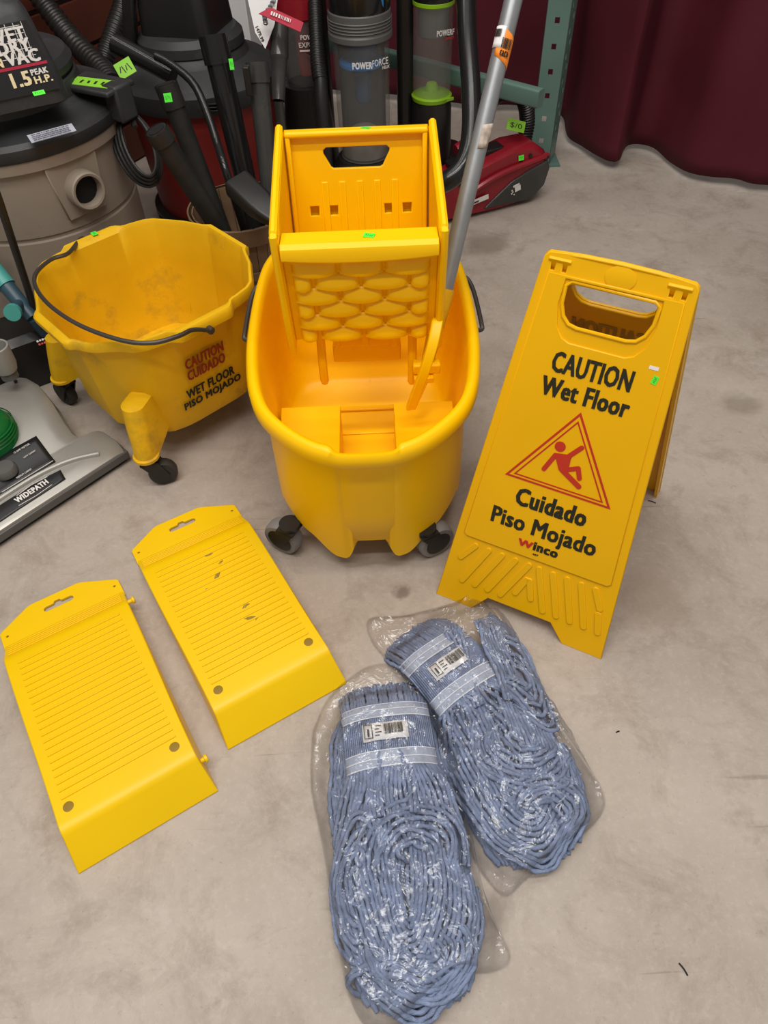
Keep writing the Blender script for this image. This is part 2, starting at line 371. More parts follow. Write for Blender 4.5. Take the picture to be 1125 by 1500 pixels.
# ------------------------------------------------------------------ mop bucket with rim, wells and casters
BX, BY = -.0245, 1.07
half = [(0, .757), (.042, .760), (.087, .778), (.131, .815), (.167, .862), (.188, .92), (.2, 1.0), (.2045, 1.08), (.203, 1.2), (.193, 1.3), (.165, 1.358), (.1, 1.385), (0, 1.388)]
hp = resample(smooth_path([V(x, y - BY, 0) for x, y in half], 12), .0052)
plan = [V(p.x, p.y, 0) for p in hp] + [V(-p.x, p.y, 0) for p in reversed(hp[1:-1])]
def offset_loop(loop, d, s=1.0):
    n = len(loop); out = []
    for i, p in enumerate(loop):
        t = (loop[(i + 1) % n] - loop[(i - 1) % n]).normalized(); nr = V(t.y, -t.x, 0); out.append(p * s + nr * d)
    return out
sm = lambda a, b_, x: (lambda t: t * t * (3 - 2 * t))(max(0, min(1, (x - a) / (b_ - a))))
def b1loop(d, s, z, skirt=False, recess=0, notch=0, back=1.0, wide=1.0):
    out = []
    for p in offset_loop(plan, d, s):
        q = V(p.x * wide, p.y * (back if p.y > 0 else 1), z); fr = p.y < -.15; ax = abs(q.x)
        if fr and z < .31 and recess:
            q.y += .0045 * (1 - sm(.042, .050, ax)) * min(1, (.318 - z) / .03) + recess * (1 - sm(.026, .034, ax))
        if skirt and fr:
            q.z = .078 - .036 * sm(.028, .044, ax) + .034 * sm(.062, .115, ax) + .022 * sm(.115, .16, ax)
        if notch and fr: q.z -= notch * (1 - sm(.044, .054, ax))
        out.append(q)
    return out
bk = thing('mop_bucket', 'bright yellow mop bucket on black casters holding the wringer', 'mop bucket', (BX, BY, 0))
b = MB()
outer = [b1loop(-.018, .918 + .067 * (z - .085) / .24, z, z < .09, rc, 0, .80 + .20 * (z - .085) / .24, 1.10 - .10 * (z - .085) / .24) for z, rc in ((.0851, .012), (.105, .012), (.13, .012), (.16, .012), (.180, .011), (.195, .002), (.215, .0005), (.25, .0005), (.29, .0005), (.325, 0))]
lip = [b1loop(-.003, .995, .326), b1loop(0, 1, .334), b1loop(.0005, 1, .348), b1loop(-.004, 1, .358, notch=.004), b1loop(-.011, 1, .361, notch=.009), b1loop(-.018, 1, .358, notch=.013), b1loop(-.022, 1, .345, notch=.004)]
inner = [b1loop(-.0225, .985, .31, back=.985), b1loop(-.023, .97, .25, back=.93), b1loop(-.023, .95, .17, back=.82), b1loop(-.025, .93, .10, back=.70), b1loop(-.033, .92, .090, back=.68)]
b.loft(outer + lip + inner, True, True); b.build('tub', YB, bk, ang=50)
# caster wells seen as flat-topped blocks inside the two front corners
inn = b1loop(-.0215, .918, 0)
for sgn in (-1, 1):
    pts = sorted([(abs(p.x), p.y) for p in inn if p.x * sgn > .052 and p.y < .0], key=lambda q: q[1])
    poly = [(.052, pts[0][1])] + pts + [(pts[-1][0], .0), (.052, .0)]
    poly = [(x * sgn, y) for x, y in poly]
    MB().prism(poly, .092, Matrix.Translation((0, 0, .092))).build('caster_well', YB, bk, True, .006, 3, 30)
for k, (y, z, hh) in enumerate(((.09, .094, .006), (.02, .092, .004))):
    MB().box((0, y, z), (.20, .012, hh)).build('floor_rib', YB, bk, True, .002)
for z in (.15, .163, .18):
    MB().box((0, -.2685 + (.18 - z) * .2, z), (.042, .006, .003)).build('moulded_line', YB, bk, True, .001)
for x, y, yaw in ((-.152, -.210, 2.6), (.100, -.232, .5), (-.13, .16, 1.2), (.13, .16, 1.9)):
    caster(bk, (x, y, 0), yaw, .037, GRW, .03, .086, True)
for sgn in (-1, 1):
    q = [(.195, .19, .335), (.206, .185, .332), (.2155, .15, .325), (.2195, .06, .318), (.2175, .045, .314), (.198, .043, .316)]
    MB().tube(smooth_path([(x * sgn, y, z) for x, y, z in q], 5), .0045, 8).build('side_handle', WIRE, bk)

# ------------------------------------------------------------------ wringer on the bucket
wx = -.020
wr = wthing('mop_wringer', 'yellow side press wringer standing on the front mop bucket', 'wringer', (wx, 1.15, .36))
side = [(1.272, .608), (1.262, .618), (1.245, .618), (1.035, .578), (1.014, .568), (1.006, .553), (1.034, .36), (1.042, .345), (1.052, .345), (1.085, .38), (1.26, .38), (1.285, .40)]
for sg in (-1, 1):
    M = Matrix(((0, 0, sg, wx + sg * .120), (1, 0, 0, 0), (0, 1, 0, 0), (0, 0, 0, 1)))
    sp = MB().prism(side, .008, M).build('side_panel', YW, wr, True, .002)
    c = V(0, 1.15, .49); rim = []
    for y, z in side[:9]: rim.append(V(wx + sg * .127, y, z))
    MB().tube(smooth_path(rim, 3), .0065, 8).build('edge_bead', YW, sp)
bt = V(wx, 1.256, .620); bb = V(wx, 1.205, .36); bup = (bt - bb).normalized(); BM = frame(bb, (1, 0, 0), bup); BL_ = (bt - bb).length
hole = [(-.058, BL_ - .030), (-.052, BL_ - .025), (.050, BL_ - .025), (.056, BL_ - .030), (.056, BL_ - .035), (.044, BL_ - .058), (.039, BL_ - .061), (-.041, BL_ - .061), (-.046, BL_ - .058), (-.058, BL_ - .036)]
pk = [[(x - .009, .128), (x + .009, .128), (x + .009, .147), (x - .009, .147)] for x in (-.079, -.046, .051, .083)]
bp_ = plate('back_plate', [(-.117, 0), (.117, 0), (.117, BL_), (-.117, BL_)], [hole] + pk, .008, YW, wr, BM, .0015)
for x0, y0, q in pk and [(p[0][0], p[0][1], p) for p in pk]:
    MB().box((x0 + .009, y0 + .0095, -.012), (.021, .022, .002)).build('pocket_floor', YW, bp_, False).data.transform(BM)
for x in (-.058, -.028, .002, .032, .062):
    MB().box((x, .103, .004), (.012, .165, .004)).build('moulded_rib', YW, bp_, True, .002, 2).data.transform(BM)
MB().box((0, BL_ - .004, .006), (.236, .010, .024)).build('top_flange', YW, bp_, True, .004, 3).data.transform(BM)
for sx in (-1, 1):
    MB().box((sx * .113, BL_ * .5, .008), (.008, BL_, .018)).build('side_flange', YW, bp_, True, .003, 2).data.transform(BM)
sticker(bp_, BM @ Matrix.Translation((.016, BL_ + .0015, .008)) @ Matrix.Rotation(R(-90), 4, 'X') @ Matrix.Rotation(R(-20), 4, 'Z'), .016, .011)
# front press plate with its ledge and woven relief
ft = V(wx, 1.018, .548); fb = V(wx, 1.046, .358); fup = (ft - fb).normalized(); FL = (ft - fb).length; FM = frame(fb, (1, 0, 0), fup)
b = MB(); b.prism([(-.1205, 0), (.1205, 0), (.1205, FL), (-.1205, FL)], .012, FM @ Matrix.Translation((0, 0, -.012)))
fp = b.build('press_plate', YW, wr, True, .002)
b = MB(); loops = []
for x in [-.119 + .238 * i / 16 for i in range(17)]:
    sag = .006 * (1 - (x / .119) ** 2)
    prof = [(1.046, .556), (1.004, .560), (.996, .555), (.993, .546), (.994, .538 - sag), (1.003, .532 - sag), (1.018, .530), (1.046, .540)]
    loops.append([V(wx + x, y, z) for y, z in prof])
b.loft(loops); b.build('top_ledge', YW, fp, True, .001)
sticker(fp, frame((wx + .015, 1.022, .5595), (1, -.3, 0), (.3, 1, 0)), .017, .013)
def relief(w, h):
    b = MB(); nx, ny = 8, 5; vs = []; fs = []
    for j in range(ny + 1):
        for i in range(nx + 1):
            u = i / nx * 2 - 1; t = j / ny
            x = u * w / 2; y = (t - .5) * h - .0035 * (1 - u * u) * (1 - t)
            z = .015 * (1 - t) ** .75 * (1 - .45 * u * u) + .001
            if i in (0, nx) or j in (0, ny): z = z * .35 if j else z * .75
            vs.append(V(x, y, z))
    for j in range(ny):
        for i in range(nx): a = j * (nx + 1) + i; fs.append((a, a + 1, a + nx + 2, a + nx + 1))
    m0 = len(vs); vs += [V(v.x, v.y, -.001) for v in vs]
    fs += [tuple(reversed([q + m0 for q in f])) for f in fs]
    ring = [i for i in range(nx + 1)] + [j * (nx + 1) + nx for j in range(1, ny + 1)] + [ny * (nx + 1) + i for i in range(nx - 1, -1, -1)] + [j * (nx + 1) for j in range(ny - 1, 0, -1)]
    for a, c in zip(ring, ring[1:] + ring[:1]): fs.append((a, c, c + m0, a + m0))
    return b.add(vs, fs).mesh('relief_block')
rows = 6; rh = (FL - .028) / rows; rm = {}
for r_ in range(rows):
    y = .006 + rh * (r_ + .5); W = .216
    cells = [(-W / 2, -W / 6 - .002), (-W / 6 + .002, W / 6 - .002), (W / 6 + .002, W / 2)] if r_ % 2 else [(-W / 2, -W / 2 + .028), (-W / 2 + .034, -.004), (.002, W / 2 - .034), (W / 2 - .030, W / 2)]
    for x0, x1 in cells:
        key = round((x1 - x0) * 400) / 400
        if key not in rm: rm[key] = relief(key, rh * .90)
        o = link('relief_block', rm[key], YW, fp, True, ang=60); o.matrix_basis = FM @ Matrix.Translation(((x0 + x1) / 2, y, 0))
# press linkage under the plate
for px in (471, 606):
    a0 = at(px - 2, 490, .335); a1 = at(px + (5 if px < 500 else -3), 560, .235)
    path = [a0, a0.lerp(a1, .4) + V(0, -.006, 0), a0.lerp(a1, .75) + V(0, -.008, 0), a1]
    MB().tube(smooth_path(path, 4), [.008] * 12 + [.0065], 8).build('press_arm', YW, wr)
c0 = at(538, 500, .345); MB().box(c0 + V(0, .03, -.005), (.118, .012, .05)).build('cross_plate', YW, wr, True, .003)
c1 = at(538, 528, .30); MB().box(c1 + V(0, .03, -.002), (.124, .014, .036)).build('cross_plate', YW, wr, True, .003)
for k in range(3):
    MB().box(at(492 + 43 * k, 503, .345) + V(0, .02, 0), (.012, .014, .034)).build('press_tooth', YW, wr, True, .002)
lv = [at(641, 470, .400), at(634, 505, .372), at(622, 545, .325), at(609, 580, .270), at(602, 600, .235)]
loops = []
for i, p in enumerate(smooth_path(lv, 4)):
    loops.append([p + V(-.009, -.004, 0), p + V(.009, -.004, .002), p + V(.009, .008, .004), p + V(-.009, .008, .002)])
MB().loft(loops).build('lever', YW, wr, True, .002)

# ------------------------------------------------------------------ mop stick leaning in the bucket
p0 = atd(651, 426, 1.275); p1 = atd(752, 0, 1.13); pd = (p1 - p0).normalized()
ms = wthing('mop_stick', 'grey metal mop stick with yellow clamp leaning in the bucket', 'mop stick', p0 - pd * .2)
MB().tube([p0 - pd * .02, p0 + pd * .95], .0145, 20).build('pole', STEEL, ms)
MB().tube([p0 - pd * .14, p0 - pd * .09, p0 - pd * .03, p0 + pd * .004], [.011, .013, .0165, .0172], 18).build('socket', YO, ms)
q = p0 - pd * .135
jaw = MB().box(q, (.05, .022, .020)).build('clamp_block', YB, ms, True, .003)
MB().box(q - pd * .022, (.036, .016, .012)).build('clamp_plate', YB, jaw, True, .002)
MB().tube([q - pd * .02, q - pd * .075 + V(-.004, 0, 0)], [.011, .004], 8).build('clamp_wedge', YB, ms)
sd = pd.cross(V(0, -1, 0)).normalized(); toward = (V(0, 0, CAM_H) - p0).normalized(); toward = (toward - pd * toward.dot(pd)).normalized(); xs_ = pd.cross(toward).normalized() * -1
def on_pole(px, py):
    best = min((k * .002 for k in range(0, 480)), key=lambda s_: abs((lambda P_: 750 - FOC * (P_ - V(0, 0, CAM_H)).dot(UP) / (P_ - V(0, 0, CAM_H)).dot(FW))(p0 + pd * s_) - py))
    return p0 + pd * best
def wrap(name, py, h, a0, a1, mt, rough=0, tilt=0):
    c = on_pole(0, py); b = MB(); vs = []; fs = []; n = 9; mrow = 5
    for j in range(mrow + 1):
        for i in range(n + 1):
            a = R(a0 + (a1 - a0) * i / n); rr = .0151 + (random.random() * rough)
            yy = (j / mrow - .5) * h + tilt * (i / n - .5) * h
            vs.append(c + pd * yy + (xs_ * math.sin(a) + toward * math.cos(a)) * rr)
    for j in range(mrow):
        for i in range(n): k = j * (n + 1) + i; fs.append((k, k + 1, k + n + 2, k + n + 1))
    o = MB().add(vs, fs).build(name, mt, ms, True); s = o.modifiers.new('paper', 'SOLIDIFY'); s.thickness = .0006; s.offset = 1; return o, c
o, c = wrap('barcode_label', 58, .03, 0, 80, WHITE)
barcode(o, frame(c + (toward * .75 + xs_ * .66) * .0162 + pd * .005, xs_ * .75 - toward * .66, pd), .011, .011, n=8)
o, c = wrap('orange_tag', 72, .042, -85, 40, ORNG, .0006, .35)
Mx = frame(c + (toward * .94 - xs_ * .34) * .0166, xs_ * .94 + toward * .34, pd)
barcode(o, Mx @ Matrix.Translation((0, .004, 0)), .016, .014, INK, 12, 3)
text('6263', o, INK, Mx @ Matrix.Translation((-.007, -.014, 0)), .015, .008, .0003, .05)
wrap('torn_label', 200, .036, -70, 5, mat('torn_paper', (.50, .42, .36), .8, var=.3, vscale=90), .0015, -.2)

# ------------------------------------------------------------------ wet floor sign
sg = wthing('floor_sign', 'yellow folding caution sign with black and red print', 'floor sign', (.2273 + .48 * .21, .6756 + .877 * .21, 0))
SE = V(.87724, -.48005, 0); SN = V(.48005, .87724, 0); SMd = V(.22725, .67558, 0); lean, zt = .213, .588; SL = math.hypot(lean, zt)
SU = (SN * lean + V(0, 0, zt)) / SL; SF = frame(SMd, SE, SU)          # local z points to the camera side
SU2 = (-SN * lean + V(0, 0, zt)) / SL; SB = frame(SMd + SN * lean * 2, -SE, SU2)
hw = lambda t: .1533 - .0511 * t / .6255
outer = [(-.1533, 0), (-.0848, 0), (-.0604, .034), (.0561, .034), (.0848, 0), (.1533, 0), (hw(.60), .60), (.1025, .618), (.097, .6235), (.05, .6285), (0, .630), (-.05, .6285), (-.097, .6235), (-.1025, .618), (-hw(.60), .60)]
hl = [(-.057, .592), (-.0645, .586), (-.064, .562), (-.058, .545), (-.048, .535), (-.035, .532), (.035, .532), (.048, .535), (.058, .545), (.064, .562), (.0645, .586), (.057, .592)]
slots = [[(x - .0045, .600), (x + .0045, .600), (x + .0045, .6165), (x - .0045, .6165)] for x in (-.089, -.0725, .0725, .089)]
for nm, M, front in (('front_panel', SF, True), ('back_panel', SB, False)):
    fpn = plate(nm, outer, [hl] + slots, .007, YS, sg, M, .0015)
    for s_ in (-1, 1):   # turned side edge
        b = MB(); a0 = V(s_ * (hw(0) - .003), .002, -.012); a1 = V(s_ * (hw(.6) - .003), .60, -.012)
        b.prism([(0, 0), (.006, 0), (.006, .6), (0, .6)], .02, Matrix.Identity(4))
        me = b.mesh('edge_flange')
        for v in me.vertices:
            t = v.co.y; v.co = V(s_ * (hw(t) - .006 + v.co.x), t + .001, v.co.z - .0195)
        me.transform(M); link('edge_flange', me, YS, fpn, False)
    if front:
        ip = [(-.127, .150), (-.122, .1455), (.122, .1455), (.127, .150), (hw(.6) - .013, .598), (-hw(.6) + .013, .598)]
        ih = [(-.0675, .5965), (-.070, .56), (-.064, .530), (-.052, .514), (-.04, .509), (.04, .509), (.052, .514), (.064, .530), (.070, .56), (.0675, .5965)]
        plate('raised_panel', ip, [ih], .004, YS, fpn, M @ Matrix.Translation((0, 0, .0045)), .0015)
    rim = [V(x, y, .0035) for x, y in hl]; me = MB().tube([p for p in rim], .003, 8, closed=True).mesh('handle_rim'); me.transform(M); link('handle_rim', me, YS, fpn)
    for s_ in (-1, 1):
        me = MB().box((s_ * .0807, .608, -.008), (.032, .03, .006)).mesh('hinge_pad'); me.transform(M); link('hinge_pad', me, YS, fpn, True, .001)
    if front:
        me = MB().lathe([(.021, 0), (.021, .0012), (.0195, .0016)], 36, (.004, .611, .0035)).mesh('round_pad')
        for v in me.vertices: v.co.y = .611 + (v.co.y - .611) * .75
        me.transform(M); link('round_pad', me, YS, fpn)
    def rib(x0, y0, x1, y1):
        d = V(x1 - x0, y1 - y0, 0); L_ = d.length; b = MB()
        pr = rrect(L_ + .011, .011, .0054, 4); b.prism(pr, .0035, frame(((x0 + x1) / 2, (y0 + y1) / 2, .0025), d, V(-d.y, d.x, 0)))
        me = b.mesh('moulded_rib'); me.transform(M); link('moulded_rib', me, YS, fpn, True, .0012)
    for k in range(5):
        x0 = .0115 + .0242 * k; x1 = min(x0 + .0255, .1275); rib(x0, .1295, x1 if k < 4 else .1245, .051 if k < 4 else .097)
        x0 = -x0; rib(x0 + .005, .1295, (x0 - .0285) if k < 4 else -.1245, .051 if k < 4 else .097)
    rib(.125, .085, .134, .05) ; rib(-.004, .10, -.016, .066); rib(.002, .10, .012, .066)
    T = lambda x, y: M @ Matrix.Translation((x, y, .0068))
    if front:
        text('CAUTION', fpn, INK, T(-.0555, .4645), .1165, .0315, .0004, .036)
        text('Wet Floor', fpn, INK, T(-.0625, .4265), .131, .0295, .0004, .045)
        text('Cuidado', fpn, INK, T(-.057, .2345), .117, .0325, .0004, .05)
        text('Piso Mojado', fpn, INK, T(-.0885, .1795), .177, .0405, .0004, .032)
        text('W', fpn, INKR, T(-.0345, .1625), .026, .0135, .0005, .08)
        text('inco', fpn, INK, T(-.008, .1625), .042, .0165, .0004, .08)
        text('407', fpn, INK, T(-.006, .1535), .010, .0035, .0004, .05)
        for tri, inr in ((((.0045, .4164), (-.0830, .2800), (.0888, .2795)), .93), (((.0045, .4022), (-.0697, .2862), (.0752, .2858)), .945)):
            cx = sum(p[0] for p in tri) / 3; cy = sum(p[1] for p in tri) / 3
            plate('warning_triangle', list(tri), [[(cx + (x - cx) * inr, cy + (y - cy) * inr) for x, y in tri]], .0005, INKR, fpn, T(0, 0))
        fig = MB(); I4 = Matrix.Identity(4); lz = [0]
        fig.prism([(-.0108 + .0085 * math.cos(a * .3927), .3545 + .0085 * math.sin(a * .3927)) for a in range(16)], .0005, I4)
        def limb(x0, y0, x1, y1, w_):
            d = V(x1 - x0, y1 - y0, 0); fig.prism(rrect(d.length + w_, w_, w_ * .49, 4), .0005, frame(((x0 + x1) / 2, (y0 + y1) / 2, lz[0]), d, V(-d.y, d.x, 0))); lz[0] += .00005
        limb(-.0143, .3385, -.0255, .3105, .0075); limb(-.0143, .3385, .0067, .3425, .0075); limb(.0045, .342, .0205, .3630, .0075)
        fig.prism([(-.016, .341), (.0095, .345), (.0110, .3215), (.004, .314), (-.003, .3165)], .0006, Matrix.Translation((0, 0, .0003)))
        limb(.0095, .3215, .0245, .3290, .0075); limb(.0245, .3290, .0305, .3135, .0075); limb(.0025, .318, .0330, .3000, .0085)
        me = fig.mesh('slipping_figure'); me.transform(T(0, 0)); link('slipping_figure', me, INKR, fpn, False)
        st_ = sticker(fpn, T(.0884, .491) @ Matrix.Rotation(R(80), 4, 'Z'), .012, .008)
        MB().box((0, 0, 0), (.013, .005, .0004)).build('torn_paper', WHITE, fpn, False).data.transform(T(.082, .507))
    else:
        Mi = M @ Matrix.Translation((.0585, .470, -.0042)) @ Matrix.Rotation(math.pi, 4, 'Y')
        me_ = text('CAUTION', fpn, GHOST, M @ Matrix.Translation((-.0585, .4645, -.0045)), .117, .036, .0004, .05, 'print_show_through')

# ------------------------------------------------------------------ two ridged ramp panels
def ramp(cx, cy, ang, label, pegs):
    u = V(math.cos(R(ang)), math.sin(R(ang)), 0); v = V(u.y, -u.x, 0); o0 = V(cx, cy, 0) - v * .232
    rp = wthing('ramp_panel', label, 'ramp', V(cx, cy, 0), 'yellow ridged ramp panels')
    M = frame(o0, u, -v)                                      # local y points to the tab end
    hang = [(-.029, .009), (-.029, .016), (-.024, .019), (-.010, .019), (-.007, .024), (.003, .024), (.006, .019), (.022, .019), (.027, .016), (.027, .009), (.022, .006), (-.024, .006)]
    gr = [[(x + .0035 * math.cos(a * .785), -.007 + .0035 * math.sin(a * .785)) for a in range(8)] for x in (-.099, .099)]
    plate('hang_tab', [(-.109, -.035), (.109, -.035), (.109, .002), (.106, .006), (.048, .036), (.040, .038), (-.045, .038), (-.053, .036), (-.106, .006), (-.109, .002)], [hang] + gr, .006, YR, rp, M @ Matrix.Translation((0, 0, .0035)), .001)
    zt_ = lambda y: .040 + .015 * (y - .088) / .324
    prof = [(.026, .0), (.026, .006), (.032, .008), (.074, .0355), (.080, .0385), (.088, .040)]
    prof += [(.088 + (.405 - .088) * k / 10, zt_(.088 + (.405 - .088) * k / 10)) for k in range(1, 11)]
    prof += [(.413, .0545), (.420, .052), (.4255, .047), (.464, .003), (.464, 0)]
    hw_ = lambda y: .109 - .005 * sm(.10, .40, y) + .005 * sm(.425, .464, y)
    b = MB(); loops = [[M @ V(sx_ * (hw_(y) - dx_), -y, max(0, z - dz_)) for y, z in prof] for sx_, dx_, dz_ in ((-1, 0, .0015), (-1, .0015, 0), (1, .0015, 0), (1, 0, .0015))]
    b.loft(loops); body = b.build('ramp_body', YR, rp, True, ang=28)
    rd = MB().box((0, 0, 0), (.178, .0030, .0026)).mesh('ridge')
    for k in range(22):
        y = .100 + .0130 * k; z = zt_(y) + .0006
        r_ = link('ridge', rd, YR, body, True, .0007); r_.matrix_basis = M @ Matrix.Translation((0, -y, z))
    sr = MB().box((0, 0, 0), (.204, .0030, .0040)).mesh('slope_rib')
    for k in range(5):
        t = .1 + .2 * k; r_ = link('slope_rib', sr, YR, body, True, .0006); r_.matrix_basis = M @ Matrix.Translation((0, -(.032 + .042 * t), .0088 + .0275 * t))
    for x in (-.083, .081):
        b = MB(); b.lathe([(.0078, 0), (.0078, .0008), (.0070, .0010)], 20); me = b.mesh('bolt_recess_shade'); me.transform(M @ Matrix.Translation((x, -.389, zt_(.389) - .0003))); link('bolt_recess_shade', me, YSHADE, body)  # flat dark ochre discs, the shade inside bolt holes put into colour
    if not pegs:
        SCF = mat('scuff', (.30, .20, .02), .7, var=.3, vscale=200)
        for x, y, w_, a_ in ((.012, .115, .011, 0), (.024, .145, .007, 20), (.006, .172, .014, 40), (-.022, .19, .006, 0), (.022, .262, .010, 10), (.018, .29, .012, -20), (.028, .296, .007, 30)):
            rd_ = random.Random(int(y * 1e4)); bm_ = MB(); bm_.prism([((.4 + .6 * rd_.random()) * w_ * math.cos(k * .698), (.15 + .35 * rd_.random()) * w_ * math.sin(k * .698)) for k in range(9)], .0004, M @ Matrix.Translation((x, -y, zt_(y) + .0002)) @ Matrix.Rotation(R(a_), 4, 'Z'))
            bm_.build('scuff_mark', SCF, body, False)
    if pegs:
        for y, z in ((.076, .030), (.420, .030)):
            b = MB(); Mp = M @ Matrix.Translation((hw_(y) - .002, -y, z)) @ Matrix.Rotation(R(90), 4, 'Y')
            b.lathe([(.004, 0), (.004, .009), (.0065, .010), (.0065, .014), (.004, .015)], 14); me = b.mesh('joining_peg'); me.transform(Mp); link('joining_peg', me, YR, rp)
    return rp
ramp(-.284, .721, 29.6, 'yellow ridged ramp panel with dark scuffs, nearer the mop bucket', False)
ramp(-.484, .546, 30.4, 'yellow ridged ramp panel with side pegs at the left edge', True)

# ------------------------------------------------------------------ older bucket with wire bail
CA, SA = math.cos(R(42)), math.sin(R(42)); c2 = V(-.462, 1.312, 0)
ob = thing('mop_bucket', 'worn yellow bucket with wire bail and caution print on its side', 'mop bucket', c2, R(42))
q1 = [(.207, 0), (.207, .064), (.200, .074), (.178, .122), (.138, .180), (.120, .192), (.085, .2005), (.055, .203), (0, .203)]
ring = [V(x, y, 0) for x, y in q1] + [V(-x, y, 0) for x, y in reversed(q1[:-1])]
ring = ring + [V(x * 1, -y, 0) for x, y in [(p.x, p.y) for p in reversed(ring[1:-1])]]
ring = resample(ring + [ring[0]], .008)[:-1]
if sum(a.x * b_.y - a.y * b_.x for a, b_ in zip(ring, ring[1:] + ring[:1])) < 0: ring.reverse()
def b2(d, s, z, boss=0, spout=0, lug=0):
    out = []
    for p in offset_loop(ring, d, s):
        q_ = V(p.x, p.y, z); k = (1 - sm(.055, .075, abs(p.x))) * (1 if abs(p.y) > .12 else 0)
        q_.y += math.copysign(boss * k, p.y)
        e_ = (1 - sm(.062, .078, abs(p.y))) * (1 if abs(p.x) > .12 else 0); q_.x += math.copysign(lug * e_, p.x)
        if p.x < -.1: q_.z -= spout * (1 - sm(.09, .17, abs(p.y)))
        out.append(q_)
    return out
b = MB()
b.loft([b2(0, .80, .082), b2(0, .84, .085), b2(0, .865, .10), b2(-.004, .92, .2), b2(-.006, .965, .29, .003), b2(-.006, .98, .312, .016, .010, .002), b2(.001, 1, .316, .018, .014, .006), b2(.002, 1, .332, .018, .018, .006), b2(-.001, 1, .338, .016, .019, .004), b2(-.006, 1, .338, .012, .018), b2(-.009, .995, .330, .002, .014), b2(-.010, .955, .25), b2(-.010, .90, .13), b2(-.016, .87, .097)])
b.build('tub', YO, ob, ang=45)
for sx in (-1, 1):
    for sy in (-1, 1):
        b = MB(); loops = []
        for (cx, cy, rr, z, off) in ((.158, .150, .014, .200, .1915), (.164, .157, .024, .195, .191), (.171, .166, .0255, .15, .185), (.180, .176, .0235, .105, .176), (.183, .178, .0235, .078, None)):
            lp = []
            for a in range(20):
                x = cx + rr * math.cos(a * .31416); y = cy + rr * math.sin(a * .31416)
                inward = math.cos(a * .31416) * .85 + math.sin(a * .31416) * .526 < -.05
                if off and inward:
                    k = off - (x * .85 + y * .526); x += .85 * k; y += .526 * k
                lp.append(V(sx * x, sy * y, z))
            loops.append(lp)
        lg = MB().loft(loops).build('leg', YO, ob, ang=50)
        MB().lathe([(.0235, .078), (.027, .080), (.027, .086), (.0235, .088)], 20, (sx * .183, sy * .178, 0)).build('leg_collar', YO, lg)
        caster(ob, (sx * .183, sy * .178, 0), (.25 if sx * sy > 0 else 2.5) - R(42), .030, RUB, .022, .080)
SP = frame(V(0, -.172, .085), (1, 0, 0), V(0, -.031, .25)); T2 = lambda x, y: SP @ Matrix.Translation((x, y, .0016))
text('CAUTION', ob, INKB, T2(-.0535, .150), .090, .025, .0004, .04); text('CUIDADO', ob, INKB, T2(-.0535, .1205), .090, .025, .0004, .04)
text('WET FLOOR', ob, INK, T2(-.064, .0765), .117, .0235, .0004, .035); text('PISO MOJADO', ob, INK, T2(-.0745, .0455), .141, .0245, .0004, .035)
ri = Matrix.Rotation(R(-42), 3, 'Z')
bail = [V(.0, -.230, .318)] + [ri @ (at(x, y, z) - c2) for x, y, z in ((283, 483, .338), (262, 492, .347), (225, 502, .351), (180, 499, .353), (120, 478, .355), (76, 450, .356), (53, 422, .356), (53, 400, .355), (75, 380, .352), (100, 371, .347))] + [V(-.012, .236, .328), V(0, .232, .320)]
MB().tube(smooth_path(bail, 6), .0042, 8).build('wire_bail', WIRE, ob)
for sy in (-1, 1): MB().lathe([(.006, -.012), (.0075, -.010), (.0075, .01), (.005, .012)], 12, (0, sy * .222, .318), Matrix.Rotation(R(90), 3, 'X')).build('bail_pivot', WIRE, ob)
sticker(ob, frame((.012, .213, .3395), (-.1, -1, 0), (1, -.1, 0)) , .016, .012)

